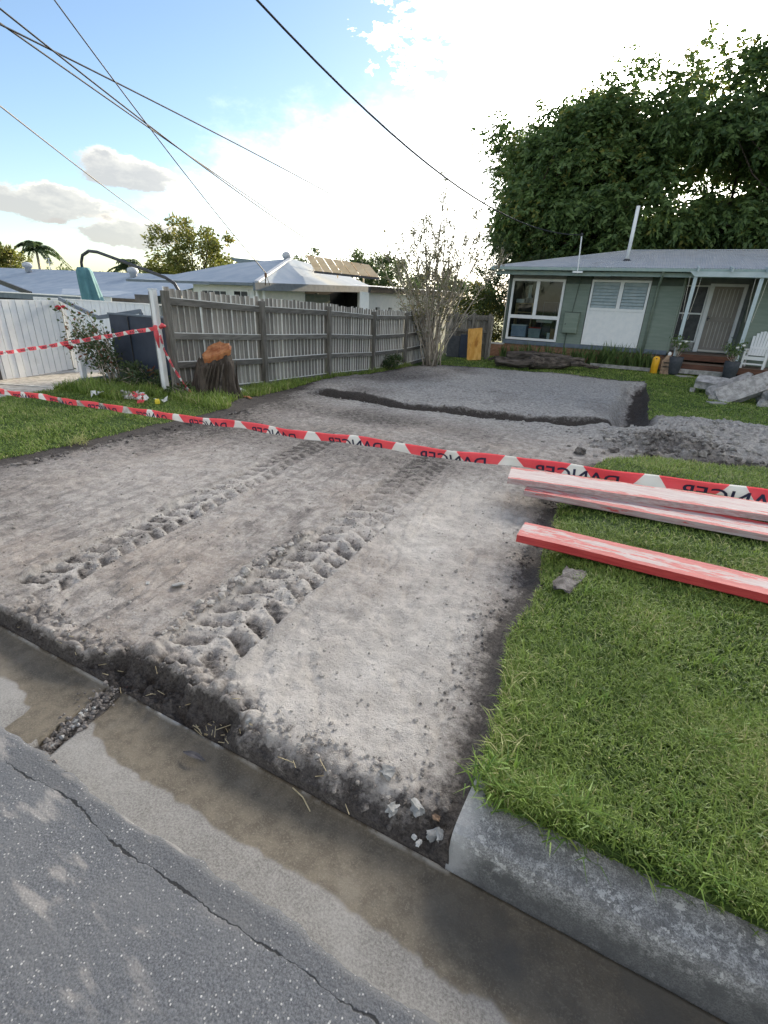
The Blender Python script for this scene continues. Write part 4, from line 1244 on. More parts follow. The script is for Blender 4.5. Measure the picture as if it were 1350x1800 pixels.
pb = thing('planter_box', 'low dark planter box beneath the red rose bush', 'planter', (-8.9, 6.0, -.03))
for (c, d) in (((-8.75, 5.72, .03), (1.15, .04, .2)), ((-8.75, 6.26, .03), (1.15, .04, .2)), ((-9.31, 5.99, .03), (.04, .5, .2)), ((-8.19, 5.99, .03), (.04, .5, .2))):
    MB().box(c, d).build('side_board', M['slate'], pb)
MB().box((-8.75, 5.99, .04), (1.07, .5, .1)).build('potting_soil', M['clod'], pb)


def rose_bush():
    rng = np.random.default_rng(31)
    b = np.array([-8.75, 6.02, .08])
    t = thing('rose_bush', 'leggy red rose bush growing out of the dark planter', 'shrub', tuple(b))
    paths = []; P = []; D = []
    for i in range(17):
        e = b + np.array([rng.uniform(-1.15, .35), rng.uniform(-.25, .25), rng.uniform(.7, 1.28)])
        if i == 0: e = np.array([-9.86, 5.95, 1.33])
        if i == 1: e = np.array([-9.74, 5.9, .72])
        s0 = b + rng.normal(0, .07, 3) * [1, 1, 0]
        mid = s0 * .5 + e * .5 + np.array([.18, 0, .12])
        pts = [s0 * (1 - q) ** 2 + mid * 2 * q * (1 - q) + e * q * q for q in np.linspace(0, 1, 7)]
        paths.append((pts, [.011, .01, .009, .008, .007, .006, .004], 5))
        for k in range(62):
            q = rng.uniform(.3, 1.0); p = pts[min(6, int(q * 6.99))] + rng.normal(0, .085, 3)
            P.append(p); D.append(rot_axes(1, rng)[0] + [0, 0, -.2])
    tubes_mesh(paths, 'stem', M['twig'], t)
    P = np.array(P); n = len(P)
    V, F = leaf_quads(P, np.array(D), rng.uniform(.05, .10, n), rng.uniform(.035, .06, n), rng)
    np_mesh('foliage', V - b, F, M['leaf_rose'], parent=t, attrs={'tint': np.repeat(rng.uniform(0, 1, n), 4)}, smooth=False)
    for (x, y, z, r) in ((-9.86, 5.95, 1.34, .055), (-9.70, 5.95, 1.36, .04), (-9.72, 5.88, .70, .065), (-9.60, 5.86, .66, .055)):
        mb = MB()
        for k in range(3):
            rr = r * (1 - .25 * k)
            mb.lathe((x, y, z), [(rr * .35, -r * .7), (rr * .9, -r * .2), (rr, r * .3), (rr * .8, r * (.55 + .12 * k))], 9)
        mb.build('rose', M['petal'], t, smooth=True)


rose_bush()
leafy_tree('leafy_weed', 'leafy green weeds growing against the dark screen', 'weed', (-7.95, 6.0, -.02), (-7.95, 6.0, .18), (.62, .2, .30), 26, 70, (.075, .035), M['leaf_rose'], trunk_r=.012, clump_r=.15, seed=51, bark=M['twig'])
leafy_tree('leafy_weed', 'low leafy weeds at the foot of the stump by the fence post', 'weed', (-7.0, 6.05, 0), (-6.98, 6.05, .12), (.22, .15, .14), 12, 60, (.06, .032), M['leaf_rose'], trunk_r=.01, clump_r=.1, seed=52, bark=M['twig'])
leafy_tree('leafy_weed', 'leafy weed clump against the fence beyond the third post', 'weed', (-7.05, 14.6, float(gz(14.6))), (-7.05, 14.6, float(gz(14.6)) + .22), (.2, .55, .25), 16, 60, (.08, .035), M['leaf_mid'], trunk_r=.01, clump_r=.16, seed=53, bark=M['twig'])

# cantilever umbrella, closed
um = thing('cantilever_umbrella', 'closed teal umbrella hanging from a curved dark arm over the fences', 'umbrella', (-12.25, 11, -.3))
MB().tube([(-12.25, 11, -.3), (-12.26, 11, 1.35), (-12.30, 11, 1.70), (-12.46, 11, 1.92), (-12.8, 11, 2.07), (-14.9, 11, 2.56), (-15.65, 11, 2.73), (-16.05, 11, 2.76), (-16.40, 11, 2.64), (-16.52, 11, 2.44), (-16.53, 11, 2.2)], .046, 10).build('arm', M['darkmetal'], um, smooth=True)
cb = MB()
n = 40
for i, (z, r) in enumerate(((2.30, .17), (2.20, .22), (1.8, .25), (1.3, .29), (.7, .30), (.60, .20))):
    for j in range(n):
        a = 2 * math.pi * j / n
        rr = r * (1 + (.16 * math.sin(8 * a + .4 * i) + .06 * math.sin(3 * a)) * min(1, i * .4))
        cb.v.append((-16.48 + .20 * (2.30 - z) + rr * math.cos(a), 11 + rr * math.sin(a), z))
for i in range(5):
    for j in range(n):
        cb.f.append((i * n + j, i * n + (j + 1) % n, (i + 1) * n + (j + 1) % n, (i + 1) * n + j))
cb.f.append(tuple(range(n))[::-1]); cb.f.append(tuple(5 * n + j for j in range(n)))
cb.build('canopy', M['teal'], um, smooth=True)
MB().tube([(-16.5, 11, 2.3), (-16.15, 11, .4)], .02, 8).build('pole', M['darkmetal'], um)
bx = thing('dark_box', 'small dark box on the white fence left of the white post', 'box', (-12.5, 10, 1.35))
MB().box((-12.5, 10, 1.47), (.58, .25, .25)).build('body', M['darkmetal'], bx)
MB().box((-12.5, 10, .5), (.08, .08, 1.7)).build('stand', M['darkmetal'], bx)

# ------------------------------------------------------------------ neighbouring houses
nh = thing('blue_roof_house', 'long low house with a pale blue sheet roof beyond the white gate', 'house', (-32, 21, -2.4))
MB().add([(-47, 19, 1.25), (-24.0, 19, 1.27), (-22.6, 25, 2.68), (-50, 25, 2.95)], [(0, 1, 2, 3)]).add([(-50, 25, 2.95), (-22.6, 25, 2.68), (-23, 31, 1.3), (-49, 31, 1.2)], [(0, 1, 2, 3)]).build('roof', M['roof_blue'], nh)
MB().box((-35.6, 18.96, 1.19), (24, .10, .14)).build('gutter', M['darkmetal'], nh)
MB().b6(-46, -24.6, 20.2, 20.4, -2.4, 1.35).build('wall', M['slate'], nh)
MB().b6(-24.6, -24.4, 20.4, 29, -2.4, 1.6).build('wall', M['slate'], nh)
MB().beam((-38.2, 18.6, 2.22), (-33.2, 18.6, 1.24), .12, .26).build('bargeboard', M['darkmetal'], nh)
MB().b6(-42, -33.2, 19.1, 19.6, .3, 1.15).build('window_band', M['black'], nh)
for (x, y, z) in ((-42.5, 24, 2.72), (-30.9, 24, 2.5)):
    MB().lathe((x, y, z), [(.22, -.1), (.22, .18), (.30, .22), (.36, .36), (.30, .5), (.12, .58)], 14).build('roof_vent', M['roof'], nh, smooth=True)
an = thing('tv_antenna', 'thin tv antenna beside the left roof vent on blue roof', 'antenna', (-42.2, 25.5, 2.8))
MB().tube([(-42.2, 25.5, 2.7), (-42.2, 25.5, 3.7)], .03, 6).build('mast', M['roof'], an)
for z, l in ((3.65, .9), (3.4, 1.2), (3.2, .7)):
    MB().box((-42.2, 25.5, z), (l, .03, .03)).build('element', M['roof'], an)
cp = thing('carport_beam', 'dark flat carport edge just above the white gate', 'carport', (-22, 13, .5))
MB().b6(-28, -20.2, 13, 13.14, 1.17, 1.36).build('beam', M['slate'], cp)
MB().b6(-28, -20.2, 12.98, 13.2, 1.365, 1.40).build('flashing', M['white'], cp)
for x in (-27, -20.6):
    MB().box((x, 13.1, 0), (.1, .1, 2.4)).build('post', M['slate'], cp)
lr = thing('lean_to_roof', 'small lean-to roof in front of the blue roof house', 'roof', (-27, 21.5, 0))
MB().add([(-30.2, 18.7, 1.62), (-24.1, 18.7, 1.62), (-24.1, 17.2, 1.36), (-28.0, 17.2, 1.36)], [(0, 1, 2, 3)]).build('sheet', M['roof_blue'], lr)
MB().b6(-28.2, -24.2, 17.3, 17.36, -2, 1.33).build('wall', M['white_metal'], lr)

wh = thing('white_house', 'white weatherboard house with a hipped blue-grey roof behind the paling fence', 'house', (-14, 17, -.6))
ez = 2.09
MB().add([(-17.6, 14.0, ez), (-12.1, 14.0, ez), (-14.3, 19, 3.22), (-17.6, 19, 3.0), (-21.5, 17.5, 2.2)], [(0, 1, 2, 3, 4)]).build('roof', M['roof_blue'], wh)
MB().add([(-12.1, 14.0, ez), (-12.1, 22.4, 2.30), (-14.0, 22.6, 2.9), (-14.3, 19, 3.22)], [(0, 1, 2, 3)]).build('roof', M['roof_blue'], wh)
MB().beam((-14.3, 19, 3.24), (-12.15, 14.2, ez + .05), .16, .05).build('hip_capping', M['roof'], wh)
MB().b6(-18.4, -12.1, 13.93, 14.03, ez - .09, ez - .005).build('gutter', M['slate'], wh)
MB().beam((-12.06, 13.95, ez - .115), (-12.06, 22.4, 2.19), .10, .25).build('fascia', M['slate'], wh)
wl = MB(); wl.b6(-15.4, -12.5, 14.45, 14.55, -.6, 2.0); wl.b6(-12.6, -12.5, 14.55, 17.45, -.6, 1.92)
for k in range(9):
    wl.b6(-12.497, -12.482, 14.56, 17.44, .62 + k * .14, .745 + k * .14)
    wl.b6(-15.4, -12.51, 14.43, 14.447, .62 + k * .14, .745 + k * .14)
stuff(wl.build('weatherboard_cladding', M['white'], wh))
for (x0, x1, z0, z1) in ((-14.95, -13.72, 1.0, 1.84), (-13.42, -12.72, .4, 1.86)):
    wfm = MB().b6(x0, x1, 14.40, 14.428, z0, z1).build('window', M['white'], wh)
    nn = 4 if x1 - x0 > 1 else 2
    for q in range(nn):
        a = x0 + .05 + q * (x1 - x0 - .05) / nn
        MB().b6(a, a + (x1 - x0 - .05) / nn - .05, 14.385, 14.398, z0 + .05, z1 - .05).build('pane', M['darkmetal'] if (q or nn == 4) else M['black'], wfm)
for y in (14.25, 14.6):
    MB().box((-12.2, y, .7), (.07, .07, 2.5)).build('porch_post', M['white'], wh)
MB().b6(-13.7, -13.6, 17.4, 22.3, -.6, 2.3).build('carport_shade_sheet', M['black'], wh)  # black sheets stand in for the shade inside the carport
MB().b6(-13.6, -12.2, 22.25, 22.35, -.6, 2.2).build('carport_shade_sheet', M['black'], wh)
for y in (18.4, 19.6):
    MB().box((-13.4, y, .7), (.14, .1, 2.4)).build('carport_post', M['sage_dark'], wh)
MB().b6(-12.55, -12.45, 17.46, 19.2, -.6, 1.85).build('carport_screen', M['sage_dark'], wh)
MB().b6(-14.4, -13.0, 20.6, 20.7, -.6, 1.2).build('carport_box', M['bark'], wh)
MB().b6(-12.5, -12.1, 21.66, 22.1, -.6, 2.15).build('white_column', M['white'], wh)
MB().lathe((-14.45, 18.9, 3.1), [(.12, -.1), (.12, .10), (.18, .14), (.20, .24), (.15, .33), (.05, .37)], 12).build('roof_vent', M['roof'], wh, smooth=True)
MB().add([(-20.6, 22, 3.5), (-16.0, 22, 3.2), (-19.3, 22.2, 2.85)], [(0, 1, 2)]).add([(-20.6, 22, 3.5), (-16.0, 22, 3.2), (-15.5, 25, 3.0), (-20.6, 25, 2.8)], [(3, 2, 1, 0)]).build('rear_gable', M['roof_blue'], wh)
sb = thing('service_bracket', 'rusty cable bracket on the white house roof above its corner', 'bracket', (-11.6, 14.0, 2.0))
MB().tube([(-11.62, 14.0, 2.02), (-11.58, 14.0, 2.40)], .02, 6).build('rod', M['bark'], sb)
MB().tube([(-11.42, 14.0, 2.02), (-11.58, 14.0, 2.34)], .012, 6).build('stay', M['darkmetal'], sb)
MB().box((-11.58, 14.0, 2.33), (.06, .06, .12)).build('insulator', M['deck'], sb)

sp = thing('solar_panels', 'row of tilted solar panels with painted amber sunset reflection on the white house roof', 'solar panels', (-12, 19, 2.4))
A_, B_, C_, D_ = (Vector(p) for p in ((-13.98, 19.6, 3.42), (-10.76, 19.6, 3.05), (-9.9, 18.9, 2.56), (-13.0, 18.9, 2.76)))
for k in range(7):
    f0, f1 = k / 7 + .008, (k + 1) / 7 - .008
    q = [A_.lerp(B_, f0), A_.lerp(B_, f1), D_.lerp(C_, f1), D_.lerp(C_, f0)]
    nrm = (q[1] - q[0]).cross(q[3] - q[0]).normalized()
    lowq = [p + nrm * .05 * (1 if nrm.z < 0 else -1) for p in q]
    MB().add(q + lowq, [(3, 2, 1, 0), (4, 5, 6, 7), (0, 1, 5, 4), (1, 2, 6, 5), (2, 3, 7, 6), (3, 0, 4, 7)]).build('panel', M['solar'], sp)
MB().beam(D_ + Vector((0, -.03, -.05)), C_ + Vector((0, -.03, -.05)), .05, .08).build('front_rail', M['darkmetal'], sp)
for f in (.12, .5, .9):
    p = A_.lerp(B_, f)
    MB().beam(p, p + Vector((0, .1, -.7)), .05, .05).build('strut', M['white'], sp)

sh = thing('white_shed', 'long white block shed with a row of square vents behind the fence', 'shed', (-9.8, 21, -.6))
SX = -9.6
wl = MB()
wl.b6(SX - .12, SX, 17.5, 27.6, -.6, 1.30); wl.b6(SX - .12, SX, 17.5, 27.6, 1.47, 2.0)
vy = [18.05 + 1.12 * k for k in range(9)]
prev = 17.5
for y in vy:
    wl.b6(SX - .12, SX, prev, y, 1.30, 1.47); prev = y + .36
wl.b6(SX - .12, SX, prev, 27.6, 1.30, 1.47)
wl.b6(SX - .40, SX - .121, 17.5, 17.6, -.6, 2.0)
wl.build('block_wall', M['white'], sh)
for y in vy:
    MB().b6(SX - .20, SX - .13, y - .02, y + .38, 1.28, 1.49).build('vent', M['black'], sh)
MB().beam((SX + .12, 17.3, 2.07), (SX + .12, 27.8, 2.19), .10, .20).build('fascia', M['darkmetal'], sh)
MB().add([(SX + .2, 17.2, 2.18), (SX + .2, 27.9, 2.30), (SX - .7, 27.9, 2.36), (SX - .7, 17.2, 2.24)], [(0, 1, 2, 3)]).build('roof', M['roof'], sh)

# ------------------------------------------------------------------ the green weatherboard house
W = 21.3
gh = thing('green_house', 'sage green weatherboard cottage with corrugated roof and recessed porch', 'house', (-1.0, W, GND))


def cladding(x0, x1, z0, z1, y, mm, step=.098, parent=gh):
    mb = MB()
    n = max(1, int(round((z1 - z0) / step)))
    s = (z1 - z0) / n
    for i in range(n):
        a = z0 + i * s
        k = len(mb.v)
        # each board leans out at its lower edge
        mb.v += [(x0, y - .022, a), (x1, y - .022, a), (x1, y - .004, a + s), (x0, y - .004, a + s), (x0, y + .0, a), (x1, y + .0, a)]
        mb.f += [(k, k + 1, k + 2, k + 3), (k + 4, k + 5, k + 1, k), (k, k + 3, k + 4), (k + 1, k + 5, k + 2)]
    mb.b6(x0, x1, y + .002, y + .10, z0, z1)
    return stuff(mb.build('weatherboard_cladding', mm, parent))


MB().b6(-5.95, .78, W + .02, W + .22, GND - .1, .30).build('plinth', M['brick'], gh)
MB().b6(-5.95, -5.2, W - .35, W + .015, GND - .1, .27).build('brick_pier', M['brick'], gh)
MB().b6(-5.97, -5.18, W - .37, W + .01, .272, .31).build('pier_capping', M['kerb_pale'], gh)
MB().b6(-5.25, .80, W - .035, W + .05, .31, .465).build('base_trim', M['slate'], gh)
MB().b6(-5.30, -5.20, W - .03, W + .06, .467, 2.92).build('corner_board', M['sage_dark'], gh)
MB().b6(-5.335, -5.302, W - .035, W + .06, .40, 2.92).build('corner_strip', M['cream'], gh)
cladding(-3.14, -2.23, .467, 2.60, W, M['sage']); MB().b6(-3.14, -2.23, W + .0, W + .08, 2.602, 2.93).build('painted_eave_shade', M['sage_dark'], gh)  # top strip darker green: eave shade put into its colour
cladding(-.20, .78, .467, 2.60, W, M['sage']); MB().b6(-.20, .78, W + .0, W + .08, 2.602, 2.93).build('painted_eave_shade', M['sage_dark'], gh)
MB().b6(.78, .84, W - .03, W + .12, .40, 2.93).build('corner_board', M['sage'], gh)
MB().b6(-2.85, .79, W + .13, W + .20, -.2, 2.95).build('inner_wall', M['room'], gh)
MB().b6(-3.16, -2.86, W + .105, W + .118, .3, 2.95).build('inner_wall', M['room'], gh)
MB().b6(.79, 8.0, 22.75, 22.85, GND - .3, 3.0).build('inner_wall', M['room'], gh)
MB().b6(-5.3, 8.0, 28.3, 28.4, GND - .3, 3.05).build('rear_wall', M['sage'], gh)
MB().b6(7.9, 8.0, W, 28.3, GND - .3, 3.0).build('side_wall', M['sage'], gh)
# left side wall and the wall right of the porch
MB().b6(-5.32, -5.22, W + .07, W + 7, GND - .3, 2.95).build('side_wall', M['sage'], gh)
cladding(3.05, 7.5, .16, 2.9, W, M['sage'])
MB().b6(2.96, 3.045, W - .03, W + 1.25, .14, 2.93).build('porch_side_wall', M['sage'], gh)
MB().b6(.80, .88, W + .13, W + 1.25, .14, 2.93).build('porch_side_wall', M['sage'], gh)


def frame(x0, x1, z0, z1, y, t, d, name, m, parent):
    mb = MB()
    mb.b6(x0, x0 + t, y - d, y, z0, z1); mb.b6(x1 - t, x1, y - d, y, z0, z1)
    mb.b6(x0 + t, x1 - t, y - d + .001, y, z0, z0 + t); mb.b6(x0 + t, x1 - t, y - d + .001, y, z1 - t, z1)
    return mb.build(name, m, parent)


# big left window: two tall panes over one wide pane
wf1 = frame(-5.17, -3.15, .487, 2.74, W + .01, .085, .07, 'window', M['white'], gh)
MB().b6(-5.085, -3.235, W - .058, W + .008, 1.30, 1.43).build('transom', M['white'], wf1)
MB().b6(-4.22, -4.09, W - .056, W + .008, 1.432, 2.654).build('mullion', M['white'], wf1)
for (x0, x1, z0, z1) in ((-5.085, -4.222, 1.432, 2.654), (-4.088, -3.236, 1.432, 2.654), (-5.085, -3.236, .573, 1.298)):
    MB().b6(x0, x1, W - .012, W - .006, z0, z1).build('pane', M['glass'], wf1)
MB().b6(-5.17, -3.15, W - .01, W + .02, 2.745, 2.93).build('eave_panel', M['eave'], gh)
# room behind the window
rm = MB()
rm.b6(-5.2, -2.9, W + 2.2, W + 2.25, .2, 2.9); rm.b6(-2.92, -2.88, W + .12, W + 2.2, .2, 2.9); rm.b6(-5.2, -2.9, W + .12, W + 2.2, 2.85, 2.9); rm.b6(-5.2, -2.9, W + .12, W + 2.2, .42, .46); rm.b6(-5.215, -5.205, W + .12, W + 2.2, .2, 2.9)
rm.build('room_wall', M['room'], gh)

# centre window: two louvre sashes over a white panel
wf2 = frame(-2.20, -.22, .475, 2.755, W + .01, .075, .065, 'window', M['white'], gh)
MB().b6(-2.124, -.296, W - .055, W + .008, 1.70, 1.80).build('transom', M['white'], wf2)
MB().b6(-1.225, -1.095, W - .057, W + .008, 1.802, 2.679).build('mullion', M['white'], wf2)
MB().b6(-2.124, -.296, W - .03, W + .005, .551, 1.698).build('lower_panel', M['white'], wf2)
for x in (-1.67, -1.20, -.75):
    MB().b6(x - .02, x + .02, W - .045, W - .031, .552, 1.697).build('batten', M['white'], wf2)
for xa, xb in ((-2.122, -1.228), (-1.092, -.298)):
    for k in range(8):
        z = 1.83 + k * .108
        MB().box(((xa + xb) / 2, W - .015, z + .03), (xb - xa - .02, .008, .125), rx=R(-28)).build('louvre_blade', M['louvre'], wf2)
    MB().b6(xa, xb, W + .10, W + .12, 1.8, 2.68).build('inner_blind', M['eave'] if xa < -2 else M['room'], wf2)
vg = MB().b6(-2.18, -1.20, W - .005, W + .02, 2.76, 2.93).build('vent_grille', M['eave'], gh)
for k in range(3):
    MB().box((-1.69, W - .015, 2.79 + k * .05), (.92, .02, .03), rx=R(-30)).build('slat', M['eave'], vg)
MB().b6(-1.20, -.22, W - .008, W + .02, 2.76, 2.93).build('eave_panel', M['eave'], gh)

mbx = MB().b6(-2.96, -2.42, W - .20, W - .025, .86, 1.60).build('meter_box', M['sage'], gh, bevel=.006)
MB().b6(-2.945, -2.435, W - .208, W - .201, .88, 1.585).build('door', M['sage'], mbx)
MB().box((-2.88, W - .215, 1.18), (.03, .012, .06)).build('latch', M['darkmetal'], mbx)
MB().b6(-2.97, -2.41, W - .21, W - .02, 1.601, 1.62).build('rain_lip', M['sage_dark'], mbx)
MB().tube([(-2.80, W - .06, .85), (-2.80, W - .06, .05)], .018, 6).build('conduit', M['sage_dark'], gh)
MB().tube([(-2.72, W - .06, 1.62), (-2.62, W - .06, 2.9)], .012, 6).build('conduit', M['sage_dark'], gh)

# gutter, fascia, roof
EY = 20.42
MB().b6(-5.85, 8, EY - .13, EY, 2.985, 3.09).build('gutter', M['gutter_green'], gh, bevel=.01)
MB().b6(-5.70, 8, EY + .14, EY + .17, 2.84, 2.975).build('fascia', M['gutter_green'], gh)
MB().b6(-3.35, -1.55, EY + .11, EY + .138, 2.83, 2.93).build('fascia_patch', M['gutter_green'], gh)
MB().b6(-5.70, 8, EY + .18, W - .01, 2.935, 2.96).build('soffit', M['sage_dark'], gh)
MB().tube([(.07, EY - .06, 2.99), (.06, EY + .05, 2.86), (.03, W - .12, 2.60), (.02, W - .085, 2.50), (0.0, W - .085, -.1)], .042, 10).build('downpipe', M['sage'], gh, smooth=True)


def corrugated():
    xs = np.arange(-5.85, 8.0, .0254 / 2)
    z = 3.10 + .011 * np.sin(xs * 2 * np.pi / .076)
    top = np.minimum(24.75, EY - .06 + np.maximum(0.02, (xs + 5.85) * 1.0))
    rise = (4.02 - 3.10) / (24.75 - EY)
    V = np.concatenate([np.stack([xs, np.full_like(xs, EY - .06), z], -1), np.stack([xs, top, z + (top - EY + .06) * rise], -1)])
    n = len(xs); i = np.arange(n - 1)
    F = np.stack([i, i + 1, i + 1 + n, i + n], -1)
    o = np_mesh('roof', V - np.array([-1.0, W, GND]), F, M['roof'], parent=gh, smooth=True)
    MB().add([(-5.85, EY - .06, 3.09), (-1.5, 24.75, 4.01), (-1.5, 29, 3.1), (-5.85, 29, 3.09)], [(0, 1, 2, 3)]).add([(-1.5, 24.75, 4.01), (8, 24.75, 4.01), (8, 29.2, 3.0), (-1.5, 29.2, 3.0)], [(0, 1, 2, 3)]).build('rear_sheet', M['roof'], o)
    MB().beam((-1.5, 24.76, 4.04), (8, 24.76, 4.04), .22, .03).build('ridge_capping', M['roof'], o)
    MB().beam((-5.8, EY, 3.12), (-1.5, 24.75, 4.03), .16, .03).build('hip_capping', M['roof'], o)
    fl = MB().tube([(-1.23, 22.0, 3.40), (-1.23, 22.0, 5.18)], .062, 12).build('flue_pipe', M['white_metal'], o, smooth=True)
    MB().lathe((-1.23, 22.0, 3.40), [(.17, 0), (.14, .05), (.08, .10)], 12).build('flue_boot', M['darkmetal'], o)
    return o


corrugated()
ms = thing('service_mast', 'slim white mast on the green house gutter taking the power cable', 'mast', (-2.68, EY - .15, 3.0))
MB().tube([(-2.66, EY - .16, 2.9), (-2.74, EY - .16, 4.12)], .022, 8).build('pole', M['white_metal'], ms)
MB().box((-2.74, EY - .16, 4.10), (.07, .07, .10)).build('insulator', M['darkmetal'], ms)
MB().box((-2.66, EY - .15, 2.94), (.34, .04, .06)).build('bracket', M['white_metal'], ms)

# recessed porch wall with door and side window
D = 22.5
MB().b6(.88, 2.96, D + .05, D + .15, .1, 2.95).build('porch_wall', M['eave'], gh)
sw = frame(.89, 1.68, .76, 2.70, D + .01, .045, .06, 'side_window', M['white'], gh)
MB().b6(.935, 1.635, D - .045, D + .005, 1.72, 1.775).build('transom', M['white'], sw)
for z in (2.02, 2.24, 2.46):
    MB().b6(.935, 1.635, D - .02, D - .005, z, z + .02).build('glazing_bar', M['darkmetal'], sw)
MB().b6(.935, 1.635, D + .02, D + .04, .80, 2.66).build('pane', M['louvre'] if False else M['darkmetal'], sw)
MB().b6(.89, 1.66, D - .02, D + .01, .44, .755).build('lower_panel', M['concrete'], gh)
dfm = MB().b6(1.69, 1.83, D - .09, D + .02, .44, 2.76).build('door_frame', M['white'], gh)
MB().b6(2.72, 2.83, D - .09, D + .02, .44, 2.76).build('jamb', M['white'], dfm)
MB().b6(1.831, 2.719, D - .089, D + .02, 2.67, 2.76).build('head', M['white'], dfm)
MB().b6(.89, 2.95, D - .01, D + .02, 2.765, 2.94).build('eave_panel', M['eave'], gh)
dd = MB().b6(1.835, 2.715, D - .05, D + .0, .53, 2.665).build('door', M['door'], gh)
frame(1.84, 2.71, .535, 2.66, D - .052, .07, .03, 'security_frame', M['door'], dd)
MB().b6(1.91, 2.64, D - .08, D - .053, 1.50, 1.66).build('lock_rail', M['door'], dd)
for k in range(6):
    x = 1.98 + k * .118
    MB().b6(x, x + .018, D - .075, D - .06, .61, 1.498).build('grille_bar', M['cream'], dd)
    MB().b6(x, x + .018, D - .075, D - .06, 1.662, 2.59).build('grille_bar', M['cream'], dd)
MB().box((1.90, D - .10, 1.60), (.10, .04, .03)).build('handle', M['darkmetal'], dd)
MB().box((1.88, D - .085, 1.60), (.03, .02, .16)).build('handle_plate', M['darkmetal'], dd)
MB().b6(1.84, 2.72, D - .14, D - .052, .46, .528).build('door_sill', M['cream'], gh)

# pergola front: beam, rafters, posts
pg = thing('porch_pergola', 'pale blue-grey pergola beam with rafters on two leaning-looking posts', 'pergola', (2, 20.2, GND))
MB().add([(.83, 20.16, 3.0), (1.0, 20.16, 2.85), (7.5, 20.16, 2.85), (7.5, 20.16, 3.0), (.83, 20.21, 3.0), (1.0, 20.21, 2.85), (7.5, 20.21, 2.85), (7.5, 20.21, 3.0)],
         [(0, 1, 2, 3), (7, 6, 5, 4), (0, 4, 5, 1), (1, 5, 6, 2), (3, 2, 6, 7), (0, 3, 7, 4)]).build('beam', M['post_blue'], pg)
for x in (1.05, 1.98, 2.91, 3.84, 4.8):
    MB().beam((x, 19.95, 3.04), (x, 20.9, 3.16), .045, .12).build('rafter', M['post_blue'], pg)
for i, x in enumerate((1.04, 2.84, 5.0)):
    MB().box((x, 20.27, 1.39), (.105, .09, 2.92)).build('post', M['post_blue'], pg)
    for s in (-.16, .16):
        MB().tube([(x + s, 20.27, 2.86), (x + s * .9, 20.27, 2.35), (x + s * .55, 20.27, 1.55)], .006, 4).build('hanging_cord', M['cream'], pg)

dk = thing('timber_deck', 'red-brown timber porch deck with a lower step running right', 'deck', (2, 21, GND))
for k in range(9):
    MB().b6(.85, 2.95, 21.02 + k * .142, 21.156 + k * .142, .395, .42).build('deck_board', M['deck_top'], dk)
MB().b6(.85, 2.95, 20.99, 21.015, .22, .41).build('riser', M['deck'], dk)
for k in range(5):
    MB().b6(1.05, 7.5, 20.265 + k * .146, 20.405 + k * .146, .125, .15).build('step_board', M['deck_top'], dk)
MB().b6(1.05, 7.5, 20.235, 20.26, -.06, .14).build('riser', M['deck'], dk)
for k in range(4):
    MB().b6(2.99, 7.5, 21.03 + k * .142, 21.166 + k * .142, .125, .15).build('deck_board', M['deck_top'], dk)
MB().b6(1.05, 7.5, 20.9, 20.95, GND, .12).build('backing', M['black'], dk)  # black sheet put in for the dark void below the step
for x in (1.15, 2.7, 4.2):
    MB().b6(x, x + .1, 20.29, 20.39, GND - .1, .12).build('stump_post', M['fence_post'], dk)
st = MB().box((1.98, 19.98, GND + .14), (1.5, .22, .14), rz=.02).build('concrete_sleeper', M['concrete'], bevel=.012)
tag(st, 'long grey concrete sleeper lying under the porch step between pots', 'sleeper')
for (x, y, s, lb) in ((1.45, 19.7, .5, 'pale flat paver fragment on grass beside the left pot'), (1.95, 14.8, .4, 'pale bare patch of mortar on the back lawn')):
    o = MB().box((x, y, hxy(x, y) + .005), (s, s * .6, .05), rz=.5).build('paver', M['concrete'], bevel=.01)
    tag(o, lb, 'paver')

# things in the window
def boxy(name, lb, cat, c, d, m, lid=None):
    t = thing(name, lb, cat, (c[0], c[1], c[2] - d[2] / 2))
    MB().box(c, d, taper=1.05).build('body', m, t)
    if lid: MB().box((c[0], c[1], c[2] + d[2] / 2 + .02), (d[0] * 1.08, d[1] * 1.08, .045)).build('lid', lid, t)
    return t


boxy('storage_tub', 'blue-white storage tub low in the left of the big window', 'tub', (-4.72, W + .35, .80), (.58, .4, .42), M['tub_blue'], M['white'])
boxy('storage_tub', 'storage tub with a red lid in the middle of the big window', 'tub', (-4.08, W + .38, .76), (.46, .4, .36), M['louvre'], M['tub_red'])
boxy('dark_crate', 'dark crate right of the red-lidded tub in the window', 'crate', (-3.66, W + .4, .83), (.34, .35, .46), M['charcoal'])
boxy('cardboard_box', 'tilted cardboard box at the right of the big window', 'box', (-3.36, W + .3, .76), (.18, .3, .40), M['cardboard'])
boxy('white_bag', 'white paper bag beside the cardboard box in the window', 'bag', (-3.50, W + .26, .68), (.12, .2, .24), M['white'])
boxy('white_folder', 'long white folder lying above the tubs in the window', 'folder', (-3.78, W + .5, 1.22), (.62, .3, .10), M['white'])
sf = thing('pine_shelf', 'pine shelf unit behind the left pane of the big window', 'shelf', (-4.75, W + .8, .46))
for x in (-5.1, -4.42):
    MB().b6(x, x + .05, W + .7, W + 1.1, .46, 1.86).build('upright', M['pine'], sf)
for z in (.85, 1.38, 1.5, 1.84):
    MB().b6(-5.05, -4.42, W + .7, W + 1.1, z, z + .03).build('shelf', M['pine'], sf)
ap = thing('white_appliance', 'white appliance on the pine shelf behind the window', 'appliance', (-4.95, W + .85, 1.87))
MB().box((-4.95, W + .85, 1.95), (.3, .22, .14)).build('body', M['white'], ap)
MB().box((-4.6, W + .85, 1.98), (.34, .25, .18)).build('hood', M['concrete'], ap)
